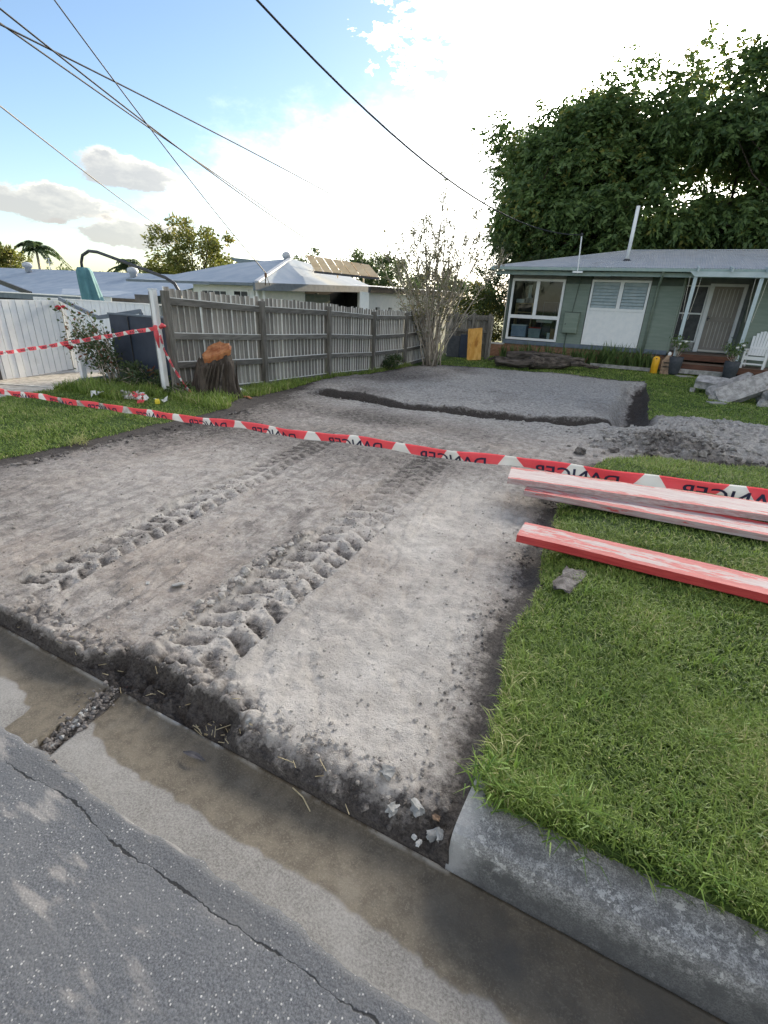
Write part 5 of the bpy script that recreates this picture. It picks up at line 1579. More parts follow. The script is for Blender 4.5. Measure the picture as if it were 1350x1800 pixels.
MB().box((-4.62, W + .9, 2.3), (.13, .1, .5)).build('column', M['white'], ap)
tr_ = thing('towel_rail', 'pale rail frame behind the right pane of the big window', 'rail', (-3.85, W + 1.2, .46))
MB().b6(-4.05, -3.45, W + 1.2, W + 1.23, 1.92, 1.95).build('bar', M['eave'], tr_); MB().b6(-3.48, -3.45, W + 1.2, W + 1.23, .46, 1.95).build('leg', M['eave'], tr_); MB().b6(-4.05, -4.02, W + 1.2, W + 1.23, .46, 1.95).build('leg', M['eave'], tr_)
cl = MB().lathe((-3.42, W + .35, 1.40), [(.16, 0), (.13, .08), (.07, .2), (.03, .36), (.01, .42)], 9).build('dark_cloth', M['charcoal'])
tag(cl, 'dark pointed cloth heap behind the right pane of the window', 'cloth')

# pots, cylinder, sandstone block, chair, strap plants
def pot_plant(x, y, lb, seed):
    rng = np.random.default_rng(seed)
    z = hxy(x, y) + .01
    t = thing('potted_plant', lb, 'plant', (x, y, z), 'potted plants flanking the porch step')
    MB().lathe((x, y, z), [(.15, 0), (.175, .06), (.215, .35), (.225, .58), (.21, .585), (.20, .54)], 18).build('pot', M['charcoal'], t, smooth=True)
    MB().lathe((x, y, z + .52), [(.19, 0), (.19, .02)], 12).build('potting_soil', M['clod'], t)
    paths = []; P = []; Dd = []
    for i in range(9):
        e = np.array([x, y, z + .55]) + np.array([rng.uniform(-.24, .24), rng.uniform(-.2, .2), rng.uniform(.28, .55)])
        s0 = np.array([x, y, z + .53]) + rng.normal(0, .03, 3) * [1, 1, 0]
        paths.append(([s0, (s0 + e) / 2 + rng.normal(0, .03, 3), e], [.01, .008, .005], 5))
        for k in range(26):
            P.append(e + rng.normal(0, .075, 3)); Dd.append(rot_axes(1, rng)[0] + [0, 0, .2])
    tubes_mesh(paths, 'stem', M['twig'], t)
    P = np.array(P); n = len(P)
    V, F = leaf_quads(P, np.array(Dd), rng.uniform(.07, .12, n), rng.uniform(.035, .055, n), rng)
    np_mesh('foliage', V - np.array([x, y, z]), F, M['leaf_strap'], parent=t, attrs={'tint': np.repeat(rng.uniform(0, .9, n), 4)}, smooth=False)
    for (fx, fz) in ((-.02, 1.0), (.13, 1.08)):
        MB().lathe((x + fx, y - .15, z + fz), [(.02, -.03), (.05, 0), (.04, .035)], 8).build('flower', M['petal_white'], t, smooth=True)


pot_plant(1.09, 19.85, 'charcoal potted plant with white flower left of the porch step', 5)
pot_plant(2.70, 19.75, 'charcoal potted plant at the foot of the right porch post', 6)
gc = thing('gas_cylinder', 'bright yellow cylinder standing by the strap plants', 'cylinder', (.50, 19.8, GND))
zz = hxy(.5, 19.8)
MB().lathe((.50, 19.8, zz), [(.09, 0), (.115, .02), (.115, .46), (.10, .53), (.06, .565), (.0, .57)], 16).build('body', M['yellow'], gc, smooth=True)
MB().box((.50, 19.69, zz + .50), (.035, .012, .035)).build('hole_plug', M['darkmetal'], gc)
sbk = thing('sandstone_lantern', 'rough brown stone block shaped like a little house by the yellow cylinder', 'ornament', (.84, 19.85, GND))
zz = hxy(.84, 19.85)
MB().add([(.70, 19.75, zz), (1.0, 19.75, zz), (1.0, 20.0, zz), (.70, 20.0, zz), (.68, 19.75, zz + .42), (1.02, 19.75, zz + .42), (1.02, 20.0, zz + .42), (.68, 20.0, zz + .42), (.80, 19.8, zz + .62), (.92, 19.8, zz + .62), (.92, 19.95, zz + .62), (.80, 19.95, zz + .62)],
         [(3, 2, 1, 0), (0, 1, 5, 4), (1, 2, 6, 5), (2, 3, 7, 6), (3, 0, 4, 7), (4, 5, 9, 8), (5, 6, 10, 9), (6, 7, 11, 10), (7, 4, 8, 11), (8, 9, 10, 11)]).build('block', M['sandstone'], sbk)
for z in (.25, .38):
    MB().box((.85, 19.742, zz + z), (.22, .02, .05), rz=.05).build('ledge', M['bark'], sbk)
MB().lathe((.86, 19.86, zz + .62), [(.05, 0), (.06, .05), (.03, .11)], 8).build('white_cup', M['white'], sbk)


def chair(x, y, z, rz):
    t = thing('garden_chair', 'white slatted garden armchair on the porch deck', 'chair', (x, y, z))
    Mz = Matrix.Rotation(rz, 3, 'Z')
    def add(name, boxes):
        for c, d, rx, ry in boxes:
            mb = MB().box((0, 0, 0), d, rx=rx, ry=ry)
            mb.v = [tuple(Mz @ (Vector(v) + Vector(c)) + Vector((x, y, z))) for v in mb.v]
            mb.build(name, M['white'], t)
    n = 7
    for i in range(n):
        u = (i - 3) / 3
        h = .80 - .16 * u * u
        add('back_slat', [((u * .245, .36 + .10, .36 + h / 2), (.072, .02, h), R(-17), R(u * 3))])
    for i in range(6):
        add('seat_slat', [((0, -.22 + i * .085, .36 - i * .015), (.52, .078, .02), R(-9), 0)])
    add('front_apron', [((0, -.27, .32), (.56, .022, .11), 0, 0)])
    for s in (-1, 1):
        add('arm', [((s * .33, .03, .57), (.13, .74, .022), 0, 0)])
        add('leg', [((s * .30, -.27, .28), (.06, .09, .56), 0, 0)])
        add('leg', [((s * .28, .42, .26), (.05, .09, .62), R(18), 0)])
        add('side_rail', [((s * .265, .08, .28), (.022, .72, .09), R(-9), 0)])
    add('back_brace', [((0, .40, .62), (.54, .022, .07), 0, 0)])
    add('stretcher', [((0, -.25, .14), (.56, .02, .05), 0, 0)])
    return t


chair(3.40, 20.62, .15, R(-14))


def strap_clump(seed):
    rng = np.random.default_rng(seed)
    V = []; F = []; T = []
    for i in range(26):
        a = rng.uniform(0, 2 * math.pi); L = rng.uniform(.35, .62); lean = rng.uniform(.15, 1.0); wd = rng.uniform(.022, .038)
        s = np.array([-math.sin(a), math.cos(a), 0]); p = np.array([rng.normal(0, .05), rng.normal(0, .05), 0.0]); k = len(V); tn = rng.uniform(0, .9)
        for j in range(5):
            q = j / 4; th = lean * (.4 + 1.3 * q)
            wq = wd * (1 - q ** 3)
            V += [p - s * wq / 2, p + s * wq / 2]; T += [tn, tn]
            p = p + np.array([math.cos(a) * math.sin(th), math.sin(a) * math.sin(th), math.cos(th)]) * L / 4
        for j in range(4):
            F.append((k + 2 * j, k + 2 * j + 1, k + 2 * j + 3, k + 2 * j + 2))
    return np.array(V), np.array(F), np.array(T)


sc_src = []
for k in range(3):
    V, F, T = strap_clump(60 + k)
    o = np_mesh('strap_leaf_plant', V, F, M['leaf_strap'], attrs={'tint': T}, smooth=False)
    sc_src.append(o)
rnd = random.Random(3)
spots = [(-5.0 + .33 * i + rnd.uniform(-.07, .07), 20.75 + rnd.uniform(-.2, .2)) for i in range(17)] + [(-1.9 + .33 * i, 20.35 + rnd.uniform(-.1, .1)) for i in range(8)]
ORD = 'first second third fourth fifth sixth seventh eighth ninth tenth eleventh twelfth thirteenth fourteenth fifteenth sixteenth seventeenth'.split()
for i, (x, y) in enumerate(spots):
    o = sc_src[i] if i < 3 else inst(sc_src[i % 3])
    o.location = (x, y, hxy(x, y)); o.rotation_euler = (0, 0, rnd.uniform(0, 6.28)); s = rnd.uniform(.85, 1.2); s *= 1.15 if x < -2.2 else 1.5; o.scale = (s, s, s)
    tag(o, ('strap-leaved plant, ' + ORD[i] + ' from the left in the row along the brick base') if i < 17 else ('strap-leaved plant, ' + ORD[i - 17] + ' from the left in the front row by the edging'), 'plant', 'strap-leaved plants along the house')
ed = MB().box((-.6, 20.0, GND + .09), (2.0, .09, .11), rz=.0).build('garden_edging', M['concrete'])
tag(ed, 'low concrete edging in front of the strap-leaved plants', 'edging')

# ------------------------------------------------------------------ rocks, logs, stump
def rock_mesh(d, seed, amp=.16, sub=3):
    bm = bmesh.new()
    bmesh.ops.create_cube(bm, size=1)
    bmesh.ops.subdivide_edges(bm, edges=bm.edges[:], cuts=sub, use_grid_fill=True)
    vs = np.array([v.co[:] for v in bm.verts])
    nrm = vs / (np.abs(vs).max(1, keepdims=True) + 1e-9)
    dn = fbm(vs[:, 0] * 2.2 + seed * 3.1 + vs[:, 2], vs[:, 1] * 2.2 + vs[:, 2] * 1.7, seed, 4)
    dn2 = fbm(vs[:, 2] * 2.0 + seed, vs[:, 0] * 2.0 - vs[:, 1], seed + 9, 3)
    for v, a, b in zip(bm.verts, dn, dn2):
        c = v.co.copy()
        l = c.length
        f = 1 + amp * 1.6 * a - .14 * max(0, l - .62) * 3
        v.co = Vector((c.x * d[0] * f, c.y * d[1] * (1 + amp * 1.6 * b), c.z * d[2] * (1 + amp * a)))
    me = bpy.data.meshes.new('rock'); bm.to_mesh(me); bm.free()
    return me


def rock(name, lb, cat, loc, d, rot, m, seed, amp=.16, group=None, sub=3):
    me = rock_mesh(d, seed, amp, sub); me.name = name
    me.materials.append(m)
    o = bpy.data.objects.new(name, me); COL.objects.link(o)
    o.location = loc; o.rotation_euler = rot
    return tag(o, lb, cat, group)


RK = [('large pale broken concrete slab tilted on top of the pile', (2.60, 15.6, GND + .42), (1.62, .62, .24), (R(42), R(-27), R(14)), .05),
      ('flat grey concrete chunk at the left end of the pile', (1.95, 16.8, GND + .36), (1.0, .7, .24), (R(14), R(4), R(-4)), .10),
      ('narrow brownish concrete slab leaning behind the large pale slab', (2.35, 16.3, GND + .40), (1.35, .45, .24), (R(30), R(-29), R(12)), .10),
      ('blocky brown concrete lump at the back of the pile', (3.45, 16.6, GND + .62), (.8, .7, .46), (R(16), R(-18), R(20)), .18),
      ('big rounded concrete lump right of the large pale slab', (3.35, 15.5, GND + .20), (1.1, .8, .50), (R(10), R(6), R(12)), .2),
      ('slab edge leaning on the right side of the pile', (4.05, 16.0, GND + .45), (1.2, .55, .24), (R(28), R(22), R(-10)), .12),
      ('small pale chip at the foot of the large slab', (2.95, 15.05, GND + .10), (.26, .2, .22), (0, .3, .4), .2),
      ('small concrete chip left of the flat grey chunk', (1.52, 16.6, GND + .06), (.16, .14, .16), (0, .2, 1.2), .2),
      ('pale fragment wedged under the brownish slab', (1.98, 15.5, GND + .07), (.36, .16, .14), (0, .2, -.3), .2),
      ('tiny pale chip on grass right of the small chip', (3.10, 14.8, GND + .03), (.15, .1, .08), (0, .1, .2), .2)]
for i, (lb, c, d, r, a) in enumerate(RK):
    c = (c[0], c[1], hxy(c[0], c[1]) + (c[2] - GND) * .82 - .02)
    d = tuple(q * .82 for q in d)
    rock('concrete_chunk', lb, 'concrete chunk', c, d, r, M['rubble'], 200 + i, a, 'broken concrete piled on the lawn', 4)

# stones along the gutter's edge and on the bare soil
SP = [('pale angular stone alone near the gutter edge', (-.53, 1.22), .055, M['pebble']), ('broken grey stone beside the gutter lip, left of the hole', (-.455, 1.115), .05, M['pebble']), ('flat grey stone above the dark hole by the kerb', (-.375, 1.155), .055, M['pebble']),
      ('upright pale stone beside the sawn kerb end', (-.288, 1.115), .045, M['pebble']), ('rounded grey stone nearest the sawn kerb end', (-.262, 1.095), .034, M['pebble']), ('small reddish stone above the upright pale stone', (-.30, 1.16), .026, M['sandstone']),
      ('small white chip lying against the gutter lip', (-.33, 1.075), .022, M['kerb_pale']), ('smaller white chip just left of the rounded stone', (-.352, 1.082), .018, M['kerb_pale']),
      ('flat pale stone chip lying on the soil between the wheel tracks', (-2.28, 1.76), .055, M['concrete']), ('tiny pale chip left of the flat stone chip', (-2.47, 1.69), .022, M['kerb_pale']), ('dark round clod beside the flat stone chip', (-2.20, 1.78), .022, M['clod']),
      ('large dark soil clod beyond the tape, left of the spoil heap', (-.44, 6.68), .17, M['clod']), ('smaller dark clod right of the large clod', (-.05, 7.0), .11, M['clod']), ('small pebble in the broken soil edge below the right track', (-1.16, 1.14), .02, M['pebble'])]
for i, (lb, (x, y), s, m) in enumerate(SP):
    z = max(hxy(x, y), hxy(x, y + .02)) + s * .22
    rock('stone', lb, 'stone' if m is not M['clod'] else 'clod', (x, y, z), (s * .95, s * .65, s * .5) if i != 8 else (s * 1.2, s * .9, .008), (.15 * (i % 3), .2 if i != 8 else .05, i * 1.3), m, 300 + i, .5, None, 3 if i != 8 else 1)

rock('soil_mound', 'small bare grey soil patch in the grass below the lone plank', 'soil mound', (-.10, 2.93, hxy(-.10, 2.93) + .022), (.13, .26, .026), (0, 0, -.25), M['clod'], 340, .45, None, 6)


# crumbs and clods: too many to count
def crumbs():
    rng = np.random.default_rng(77)
    bm = bmesh.new(); bmesh.ops.create_icosphere(bm, subdivisions=1, radius=1)
    bv = np.array([v.co[:] for v in bm.verts]); bf = np.array([[v.index for v in f.verts] for f in bm.faces]); bm.free()
    X = []; Y = []; S = []
    def add(x, y, s): X.extend(np.atleast_1d(x)); Y.extend(np.atleast_1d(y)); S.extend(np.atleast_1d(s))
    n = 150; y = rng.uniform(1.35, 2.75, n); add(-1.70 - .06 * (y - 1.42) - .262 + rng.normal(0, .022, n), y, rng.uniform(.008, .030, n) * (1 + .5 * np.exp(-((y - 2.2) / .25) ** 2)))
    for fx, hw, pt, am in TRACKS:
        n = 420; y = rng.uniform(1.35, 3.6, n); add(fx(y) + rng.uniform(-1.1, 1.1, n) * hw, y, rng.uniform(.003, .010, n) * rng.choice([1, 1, 1.6], n))
    n = 520; x = rng.uniform(-2.9, -.25, n); add(x, rng.uniform(1.07, 1.26, n) ** 1.0, rng.uniform(.003, .014, n))
    n = 260; y = rng.uniform(1.2, 5.2, n); add(-.36 - np.abs(rng.normal(0, .09, n)) - .04, y, rng.uniform(.003, .013, n))
    n = 900; add(rng.uniform(-5.4, -.4, n), rng.uniform(1.4, 8.0, n), rng.uniform(.002, .008, n) * rng.choice([1, 1, 1, 2.0], n))
    n = 1500; add(rng.uniform(-5.5, -.35, n), 1.2 + rng.uniform(0, 1, n) ** 1.6 * 9.0, rng.uniform(.003, .010, n))
    n = 420; add(rng.normal(.6, .55, n), rng.normal(7.6, .5, n), rng.uniform(.012, .055, n))
    n = 260; add(rng.uniform(.5, 3.4, n), rng.uniform(7.6, 10.8, n), rng.uniform(.01, .035, n))
    n = 160; add(rng.uniform(-6, -.2, n), trench_y(np.linspace(-6, -.2, n)) - .3 + rng.normal(0, .12, n), rng.uniform(.008, .03, n))
    n = 200; add(-5.55 + np.abs(rng.normal(0, .10, n)), rng.uniform(2, 6, n), rng.uniform(.008, .028, n))
    X = np.array(X); Y = np.array(Y); S = np.array(S)
    H, sdv, mo, pa, gr = terrain(X, Y)
    k = sdv > -.03
    X, Y, S, H, mo, pa, gr = X[k], Y[k], S[k], H[k], mo[k], pa[k], gr[k]
    n = len(X); q = len(bv)
    jit = rng.uniform(.65, 1.25, (n, q, 1)); sc_ = rng.uniform(.7, 1.3, (n, 1, 3)) * [1, 1, .75]
    V = bv[None] * jit * sc_ * S[:, None, None]
    V = V + np.stack([X, Y, H + S * .25], -1)[:, None]
    F = (bf[None] + (np.arange(n) * q)[:, None, None]).reshape(-1, 3)
    stuff(np_mesh('soil_crumbs', V.reshape(-1, 3), F, M['soil'], smooth=False, attrs={'moist': np.repeat(np.clip(mo * .8 + rng.uniform(-.1, .25, n), 0, 1), q), 'pale': np.repeat(np.clip(pa + (rng.uniform(0, 1, n) < .3), 0, 1), q), 'grey': np.repeat(gr, q)}))


crumbs()


def stump():
    rng = np.random.default_rng(5)
    bx, by = -6.72, 6.55
    t = thing('tree_stump', 'thick dark bark stump with fresh orange sawn top by the fence', 'stump', (bx, by, 0))
    n = 56; k = 16; V = []; F = []
    tx = .16; rt = .26; zt = .80
    for i in range(k):
        q = i / (k - 1)
        for j in range(n):
            a = 2 * math.pi * j / n
            lob = .10 * math.sin(3 * a + .6) + .06 * math.sin(5 * a + 1.2 + q) + .045 * math.sin(9 * a + 2 * q) + .05 * fbm(np.array([a * 4.0]), np.array([q * 2.0]), 7, 3)[0]
            r = (.375 - .06 * q + .09 * (1 - q) ** 4) * (1 + lob)
            left = max(0, -math.cos(a))                    # lower broken shoulder on the left
            z = zt * q - .05 - .20 * q ** 3 * left ** 1.2
            w = sst(.72, 1.0, np.array(q))
            r = r * (1 - w) + (rt * (1 + .5 * lob) if left < .3 else r * .98) * w
            zt_ = z + .48 * r * math.sin(a) * w * (1 if left < .3 else 0)
            V.append((bx + tx * q * q * .6 + r * math.cos(a), by + r * math.sin(a) * .9, float(zt_)))
    for i in range(k - 1):
        for j in range(n):
            F.append((i * n + j, i * n + (j + 1) % n, (i + 1) * n + (j + 1) % n, (i + 1) * n + j))
    F.append(tuple((k - 1) * n + j for j in range(n)))
    MB().add(V, F).build('bark', M['bark'], t, smooth=True)
    mb = MB(); c = Vector((bx + .135, by, zt - .015)); m = 40; rings = [(0.0, .02), (.06, .025), (.075, .012), (.15, .004), (.205, .012), (.23, -.01), (.22, -.09)]
    for (r, z) in rings:
        for j in range(m):
            a = 2 * math.pi * j / m
            rr = r * (1 + .13 * math.sin(3 * a + .6) + .06 * math.sin(7 * a) + .05 * math.sin(13 * a))
            mb.v.append((c.x + rr * math.cos(a) * 1.05, c.y + rr * math.sin(a), c.z + z + .03 + .62 * rr * (-.62 * math.cos(a) * 0 + .78 * math.sin(a))))
    for i in range(len(rings) - 1):
        for j in range(m):
            mb.f.append((i * m + j, i * m + (j + 1) % m, (i + 1) * m + (j + 1) % m, (i + 1) * m + j))
    mb.build('sawn_top', M['cut'], t, smooth=False)
    rg2 = random.Random(4)
    for i in range(22):
        a = rg2.uniform(0, 6.28); p = []
        for q in np.linspace(0, 1, 6):
            r = (.40 - .07 * q + .08 * (1 - q) ** 4) * (1 + .10 * math.sin(3 * a + .6))
            aa = a + .22 * q
            zq = (zt - .12) * q * rg2.uniform(.9, 1.0)
            p.append((bx + .1 * q * q + r * math.cos(aa), by + r * math.sin(aa) * .9, zq - .02))
        MB().tube(p, [.03, .028, .024, .02, .016, .008], 6).build('bark_ridge', M['bark'] if i % 4 else M['log_bark'], t, smooth=True)


stump()
for i, (x, y, l, a) in enumerate(((-6.30, 6.75, .20, .3), (-6.22, 6.88, .14, -.4), (-6.42, 6.66, .12, 1.1))):
    o = MB().box((x, y, hxy(x, y) + .025), (l, .05, .012), rz=a, ry=.1).build('wood_chip', M['cut'])
    tag(o, ('longest orange wood chip right of the stump', 'orange wood chip farthest from the stump', 'smallest orange wood chip nearest the stump')[i], 'wood chip', 'wood chips beside the stump')


def log(name, lb, p, q, r, seed, group):
    rng = np.random.default_rng(seed)
    p = np.array(p, float); q = np.array(q, float)
    t = thing(name, lb, 'log', tuple(p), group)
    n = 26; k = 22; V = []; F = []
    d = (q - p) / np.linalg.norm(q - p); s = np.cross(d, [0, 0, 1.0]); s /= np.linalg.norm(s); u = np.cross(s, d)
    for i in range(k):
        f = i / (k - 1); c = p * (1 - f) + q * f + s * .06 * math.sin(4 * f + seed) + u * .04 * math.sin(5 * f + seed)
        for j in range(n):
            a = 2 * math.pi * j / n
            rr = r * (1 - .35 * f) * (1 + .16 * math.sin(4 * a + seed + f) + .28 * fbm(np.array([a * 3.2 + seed]), np.array([f * 5.0]), seed, 4)[0] * 2 * (1 if .02 < f < .98 else .6))
            V.append(c + (s * math.cos(a) + u * math.sin(a)) * rr)
    for i in range(k - 1):
        for j in range(n):
            F.append((i * n + j, i * n + (j + 1) % n, (i + 1) * n + (j + 1) % n, (i + 1) * n + j))
    F.append(tuple(range(n))[::-1]); F.append(tuple((k - 1) * n + j for j in range(n)))
    MB().add([tuple(v) for v in V], F).build('bark', M['log_bark'], t, smooth=True)
    return t


zb = GND + .05
log('felled_log', 'thick furrowed grey log lying across the back of the bare soil', (-3.4, 17.95, zb + .14), (-1.75, 18.7, zb + .18), .21, 3, 'felled logs in front of the house')
log('felled_log', 'slimmer twisted log behind the thick log', (-4.4, 18.6, zb + .20), (-2.2, 19.2, zb + .26), .17, 5, 'felled logs in front of the house')
log('felled_log', 'low knobbly root end at the left of the log heap', (-4.55, 17.9, zb + .05), (-3.2, 17.75, zb + .14), .15, 8, 'felled logs in front of the house')
log('felled_log', 'thin branch poking out at the left of the logs', (-4.2, 17.9, zb + .22), (-4.95, 18.2, zb + .08), .06, 11, 'felled logs in front of the house')
log('felled_log', 'thin dark branch pointing right from the log heap', (-2.1, 18.4, zb + .14), (-1.2, 18.9, zb + .1), .07, 13, 'felled logs in front of the house')

# ------------------------------------------------------------------ red formwork planks
def plank(lb, p, q, wd, th, zt, wear, roll=0.0):
    """top face front edge runs p -> q"""
    p = Vector((p[0], p[1], 0)); q = Vector((q[0], q[1], 0))
    L = (q - p).length
    d = (q - p).normalized(); s = Vector((-d.y, d.x, 0))
    nx, nyv = 60, 7
    V = []; F = []; T = []
    for i in range(nx + 1):
        for j in range(nyv + 1):
            c = p + d * (L * i / nx) + s * (wd * j / nyv)
            e = .004 * math.sin(i * .21 + j) * (j in (0, nyv))
            V.append((c.x, c.y, zt[0] + (zt[1] - zt[0]) * i / nx + .003 * math.sin(i * .1) + e * .5)); T.append(wear[0] + (-.24 if j in (0, nyv) else -.07 if j in (1, nyv - 1) else .05))
    F = [(i * (nyv + 1) + j, (i + 1) * (nyv + 1) + j, (i + 1) * (nyv + 1) + j + 1, i * (nyv + 1) + j + 1) for i in range(nx) for j in range(nyv)]
    top = len(V)
    bnd = [i * (nyv + 1) for i in range(nx + 1)] + [nx * (nyv + 1) + j for j in range(1, nyv + 1)] + [i * (nyv + 1) + nyv for i in range(nx - 1, -1, -1)] + [j for j in range(nyv - 1, 0, -1)]
    for b in bnd:
        V.append(V[b]); T.append(wear[1])
    k = len(V)
    for b in bnd:
        V.append((V[b][0], V[b][1], V[b][2] - th)); T.append(wear[1])
    n = len(bnd)
    for i in range(n):
        j = (i + 1) % n
        F.append((top + j, top + i, k + i, k + j))
    F.append((k + n - nyv + 1 - 1, k + nx + nyv, k + nx, k))
    o = np_mesh('red_plank', np.array(V) , np.array(F), M['plank'], smooth=False, attrs={'wear': T})
    tag(o, lb, 'plank', 'red formwork planks on the verge')
    return o


plank_defs = [('bright red worn plank lying alone nearest the camera on the verge', (-.515, 3.235), (1.62, 3.215), .255, .055, (.205, .205), (.0, -.35)),
              ('pale worn plank on top of another, farthest from the camera', (-.86, 4.35), (2.1, 4.78), .36, .052, (.235, .235), (.13, .30)),
              ('pinkish-red plank lying underneath the pale top plank', (-.68, 4.255), (2.1, 4.36), .30, .050, (.180, .180), (.02, .12))]


for a in plank_defs:
    plank(*a)

# ------------------------------------------------------------------ danger tape
def letter_mesh(word='DANGER'):
    """flat triangles of the word, unit height, starting at x = 0"""
    cu = bpy.data.curves.new('word', 'FONT'); cu.body = word; cu.size = 1.0; cu.resolution_u = 3; cu.offset = .012
    ob = bpy.data.objects.new('word', cu); COL.objects.link(ob)
    dg = bpy.context.evaluated_depsgraph_get()
    me = ob.evaluated_get(dg).to_mesh()
    bm = bmesh.new(); bm.from_mesh(me)
    ob.evaluated_get(dg).to_mesh_clear()
    bpy.data.objects.remove(ob); bpy.data.curves.remove(cu)
    return bm


WORD = letter_mesh()


def tape(name, lb, path, width, pitch, start=0.0, up_fn=None, half=False, mirror=True, text=True, group=None, dirty=None, n_sub=6, seed=1):
    """ribbon along path; width along up; red film with white blocks and the word DANGER"""
    pts = [np.array(p, float) for p in path]
    t = thing(name, lb, 'tape', tuple(pts[0]), group)
    off = pts[0]
    seg = np.array([np.linalg.norm(b - a) for a, b in zip(pts[:-1], pts[1:])]); cs = np.concatenate([[0], np.cumsum(seg)]); Ltot = cs[-1]
    P = np.array(pts)

    def cen(s):
        s = np.clip(s, 0, Ltot)
        return np.stack([np.interp(s, cs, P[:, k]) for k in range(3)], -1)

    def pos(s, v, lift=0.0):
        s = np.asarray(s, float); v = np.asarray(v, float)
        c = cen(s); d = cen(s + .02) - cen(s - .02); d /= np.linalg.norm(d, axis=-1, keepdims=True)
        u = up_fn(s) if up_fn else np.broadcast_to(np.array([0, -.25, 1.0]), c.shape)
        u = u - d * (u * d).sum(-1, keepdims=True); u /= np.linalg.norm(u, axis=-1, keepdims=True)
        nrm = np.cross(d, u)
        rip = .0035 * np.sin(s * 21 + 3 * v + seed) + .005 * np.sin(s * 7 + seed)
        return c + u * (v[..., None] * width) + nrm * (rip[..., None] + lift) + u * (.0035 * np.sin(s * 9.0 + seed))[..., None]

    # film: columns cut where the white blocks begin and end
    V = []; F = []; mi = []
    hp = pitch / 2
    n = int(Ltot / hp) + 2
    rows = 3
    def patch(fa, fb, ga, gb, m):
        """quad strip from s = fa..fb (bottom..top at left) to ga..gb at right"""
        k0 = len(V); ns = n_sub
        for i in range(ns + 1):
            q = i / ns
            for j in range(rows + 1):
                v = j / rows
                sl_ = fa + (fb - fa) * v; sr = ga + (gb - ga) * v
                V.append((sl_ * (1 - q) + sr * q, v - .5))
        for i in range(ns):
            for j in range(rows):
                a = k0 + i * (rows + 1) + j
                F.append((a, a + rows + 1, a + rows + 2, a + 1)); mi.append(m)
    for i in range(-1, n):
        c = start + i * hp
        b0, b1 = .105 * pitch, .045 * pitch
        prev_b, prev_t = c - hp + b0, c - hp + b1
        if c - hp > Ltot or c + b0 < 0: continue
        dk = 2 if dirty and dirty[0] < c < dirty[1] else 1
        cl_ = lambda a: min(max(a, 0), Ltot)
        patch(cl_(prev_b), cl_(prev_t), cl_(c - b0), cl_(c - b1), 0)
        patch(cl_(c - b0), cl_(c - b1), cl_(c + b0), cl_(c + b1), dk)
    V = np.array(V)
    W3 = pos(V[:, 0], V[:, 1]) - off
    np_mesh('film', W3, np.array(F), [M['tape_red'], M['tape_white'], M['tape_dirt']], parent=t, smooth=True, mat_idx=mi)
    if half:
        W4 = pos(V[:, 0], V[:, 1], -.006) - off + np.array([0, 0, -.0015])
        np_mesh('folded_film', W4, np.array(F), [M['tape_red'], M['tape_white'], M['tape_dirt']], parent=t, smooth=True, mat_idx=mi)
    if text:
        bm = WORD.copy()
        if half:
            bmesh.ops.bisect_plane(bm, geom=bm.verts[:] + bm.edges[:] + bm.faces[:], plane_co=(0, .34, 0), plane_no=(0, -1, 0), clear_outer=True)
        bmesh.ops.triangulate(bm, faces=bm.faces[:])
        bmesh.ops.subdivide_edges(bm, edges=[e for e in bm.edges if abs(e.verts[0].co.x - e.verts[1].co.x) > .25], cuts=2)
        bmesh.ops.triangulate(bm, faces=bm.faces[:])
        bm.verts.index_update()
        v = np.array([q.co[:] for q in bm.verts]); f = np.array([[q.index for q in a.verts] for a in bm.faces])
        bm.free()
        y0, y1 = (.34, .72) if half else (0, .72)
        x0, x1 = v[:, 0].min(), v[:, 0].max()
        hgt = .62 if half else .58
        vv = (v[:, 1] - y0) / (y1 - y0) * hgt - (.5 if half else .29)
        uu = (v[:, 0] - x0) / (x1 - x0)
        if mirror: uu = 1 - uu
        k = 0
        for i in range(0, n, 1):
            c = start + (2 * i + 1) * hp
            if c < .32 * pitch or c > Ltot - .32 * pitch: continue
            s = c + (uu - .5) * .60 * pitch
            np_mesh('lettering', pos(s, vv, .0022) - off, f, M['tape_ink'], parent=t, smooth=False)
    return t


TP = [(1.30, 1.785, 1.236), (.45, 1.817, 1.189), (.217, 1.829, 1.176), (-.069, 1.843, 1.160), (-.561, 1.868, 1.130), (-1.044, 1.892, 1.103), (-1.534, 1.916, 1.077), (-1.83, 1.931, 1.061), (-2.382, 1.959, 1.028), (-3.236, 2.001, .988), (-4.378, 2.058, .937), (-5.9, 2.14, .885)][::-1]
tape('danger_tape', 'red and white folded danger tape stretched across the whole front of the site', TP, .042, .49, start=.157, half=True, dirty=(2.3, 3.3), seed=2)
tape('danger_tape', 'thin danger tape running left from the white post past the roses', [(-11.22, 4.5, .44), (-10.4, 4.98, .54), (-9.6, 5.26, .68), (-8.5, 5.6, .90), (-7.12, 5.93, 1.16)], .062, .46, mirror=True, seed=5)
tape('danger_tape', 'loose faded tape end hanging from the post down to the stump foot', [(-7.20, 5.93, 1.06), (-7.17, 5.95, .80), (-7.05, 6.0, .48), (-6.85, 6.02, .22), (-6.55, 5.98, .04), (-6.42, 5.93, .015)], .062, .40,
     up_fn=lambda s: np.broadcast_to(np.array([.95, -.2, .35]), (np.size(s), 3)), seed=7)
kn = MB().tube([(-7.16, 5.92, 1.15), (-7.10, 5.92, 1.19), (-7.06, 5.95, 1.17)], [.03, .04, .02], 7).tube([(-7.30, 5.94, 1.18), (-7.30, 5.945, 1.02), (-7.28, 5.945, .82)], [.03, .045, .01], 7)
tag(kn.build('tape_knot', M['tape_red'], smooth=True), 'knotted red tape tied around the white post', 'tape knot')


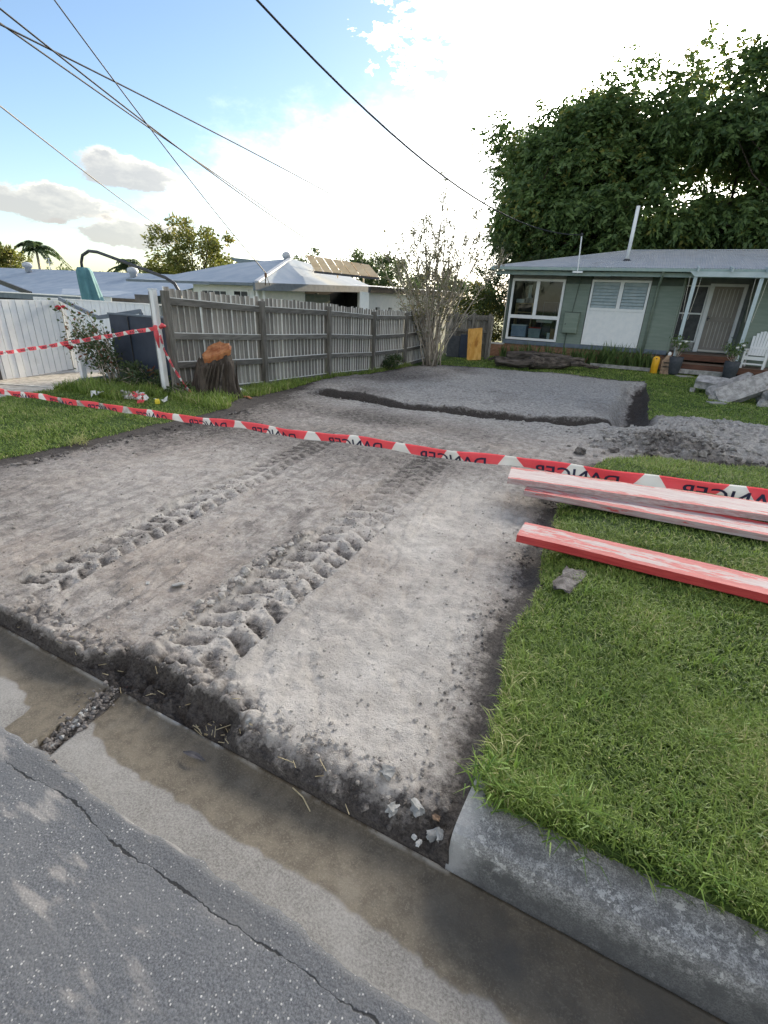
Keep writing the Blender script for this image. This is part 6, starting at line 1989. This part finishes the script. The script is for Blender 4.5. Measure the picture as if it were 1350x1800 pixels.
def tape_pile():
    rng = np.random.default_rng(8)
    c = np.array([-7.22, 5.2, hxy(-7.22, 5.2) + .03])
    t = thing('tape_tangle', 'crumpled tangle of danger tape lying on the left lawn', 'tape', tuple(c))
    for m, nm in ((M['tape_white'], 'film'), (M['tape_red'], 'red_film'), (M['tape_dirt'], 'dirty_film')):
        V = []; F = []
        for r in range(5):
            p = rng.normal(0, 1, 3) * [.20, .09, .0]; a = rng.uniform(0, 6.28)
            for i in range(9):
                a += rng.normal(0, .9); p = p + np.array([math.cos(a) * .05, math.sin(a) * .03, 0]); z = abs(rng.normal(.03, .03))
                s = rot_axes(1, rng)[0] * .03
                V += [p + [0, 0, z] - s, p + [0, 0, z] + s]
                if i: k = len(V) - 4; F.append((k, k + 1, k + 3, k + 2))
        np_mesh(nm, np.array(V), np.array(F), m, parent=t, smooth=False)


tape_pile()
o = MB().lathe((-6.60, 5.22, hxy(-6.6, 5.22) + .02), [(.035, 0), (.04, .04), (.03, .07)], 10).build('yellow_cap', M['cap'])
tag(o, 'small yellow plastic cap on the grass near the white post', 'litter')
o = rock('litter_bag', 'small white scrap of litter near the base of the fence', 'litter', (-6.78, 7.3, hxy(-6.78, 7.3) + .04), (.12, .08, .09), (.2, .3, .4), M['white'], 402, .3, None, 2)
n = 90
gX = rg.normal(-5.68, .045, n); gY = rg.normal(3.35, .05, n)
gs = grass_mesh('dry_grass_clump', gX, gY, terrain(gX, gY)[0] + rg.uniform(0, .08, n), rg.uniform(.06, .15, n), rg.uniform(.006, .01, n), rg, M['grass'], (1.2, 1.9), rg.uniform(.86, 1, n))
gs['kind'] = 'thing'
tag(gs, 'dry grey grass clump hanging over the left cut edge', 'grass clump')

# leaf in the gutter, straw on the broken edge, small twigs
lf = MB()
for i in range(7):
    q = i / 6; wv = .012 * math.sin(math.pi * min(1, q * 1.0 + .02)) + .0008
    c = Vector((-1.365 + .115 * q, .955 + .012 * q, -.088 + .012 * math.sin(q * 3)))
    lf.v += [(c.x - .1 * wv, c.y - wv, c.z + .004), (c.x, c.y, c.z - .001 + .004), (c.x + .1 * wv, c.y + wv, c.z + .007)]
lf.f = [(3 * i + j, 3 * i + 3 + j, 3 * i + 4 + j, 3 * i + 1 + j) for i in range(6) for j in range(2)]
tag(lf.build('fallen_leaf', M['deadleaf']), 'dark curled leaf lying alone on the brown gutter slab', 'leaf')
rnd = random.Random(12)
sm = MB()
for i in range(46):
    x = rnd.choice((rnd.gauss(-1.33, .07), rnd.uniform(-2.9, -.6))); y = 1.065 + abs(rnd.gauss(0, .05)); a = rnd.uniform(-.9, .9); l = rnd.uniform(.02, .075)
    z = hxy(x, y) + .008
    sm.beam((x, y, z), (x + l * math.cos(a), y + l * math.sin(a), z + rnd.uniform(-.004, .014)), .0025, .002)
stuff(sm.build('straw_litter', M['straw']))
tw = MB().tube([(-.86, 1.045, -.083), (-.80, 1.03, -.080), (-.745, 1.0, -.086)], .0028, 5)
tag(tw.build('straw_stalk', M['straw']), 'single long straw stalk lying over the gutter lip', 'straw')
jr = MB()
js = bpy.data.meshes.new('x')
rng = np.random.default_rng(66)
bm = bmesh.new(); bmesh.ops.create_icosphere(bm, subdivisions=1, radius=1)
bv = np.array([v.co[:] for v in bm.verts]); bf = np.array([[v.index for v in f.verts] for f in bm.faces]); bm.free()
n = 420; yy = rng.uniform(.64, 1.06, n); xx = -1.94 + .092 * (1.06 - yy) / .47 + rng.normal(0, .02, n); ss = rng.uniform(.003, .009, n) * rng.choice([1, 1, 1.7], n)
xx = np.where(rng.uniform(0, 1, n) < .3, rng.normal(-1.86, .09, n), xx); yy = np.where(xx > -1.84, .66 + rng.normal(0, .02, n), yy)
V = bv[None] * rng.uniform(.6, 1.3, (n, len(bv), 1)) * ss[:, None, None] + np.stack([xx, yy, -.092 + ss * .4 + .03 * (yy < .66)], -1)[:, None]
stuff(np_mesh('joint_gravel', V.reshape(-1, 3), (bf[None] + (np.arange(n) * len(bv))[:, None, None]).reshape(-1, 3), M['clod'], smooth=False))
n = 12; xx = rng.uniform(-2.1, -1.85, n); yy = rng.uniform(.6, .95, n); ss = rng.uniform(.006, .013, n)
V = bv[None] * rng.uniform(.6, 1.3, (n, len(bv), 1)) * ss[:, None, None] + np.stack([-1.94 + .19 * (1.06 - yy) + rng.normal(0, .015, n), yy, -.088 + ss * .4], -1)[:, None]
stuff(np_mesh('joint_pebbles', V.reshape(-1, 3), (bf[None] + (np.arange(n) * len(bv))[:, None, None]).reshape(-1, 3), M['pebble'], smooth=False))

# ------------------------------------------------------------------ overhead cables
CAB = [('thick single cable sweeping down to the mast on the green house', (-2.74, 20.26), (-.2589, -.9659), 13.2, (.01803, -.11729, 4.10), .017),
       ('steep cable running down to the bracket on the white house', (-11.58, 14.0), (.0488, -.9988), 6.0, (.01362, .61884, 2.40), .013),
       ('lower of the long cables fading out over the white house', (-14.57, 22.0), (.1038, -.9946), 14.1, (.00379, .16117, 3.81), .019),
       ('middle of the long cables fading out above the solar panels', (-16.37, 22.0), (.181, -.9835), 13.8, (.00068, .13742, 4.834), .019),
       ('uppermost of the long cables reaching to the bare shrub', (-14.96, 30.0), (.0656, -.9978), 21.9, (-.00103, .06897, 5.70), .019),
       ('lone low cable at the far left running to the olive tree', (-28.69, 25.0), (.634, -.7733), 20.7, (.00074, .00863, 5.28), .019)]
for lb, (x, y), (dx, dy), L, (a, b, c), r in CAB:
    pts = []
    for k in range(25):
        s = k / 24 * (L + 2.0)
        pts.append((x + dx * s, y + dy * s, c + b * s + a * s * s))
    o = MB().tube(pts, r, 6).build('overhead_cable', M['cable'], smooth=True)
    tag(o, lb, 'cable', 'overhead power cables')
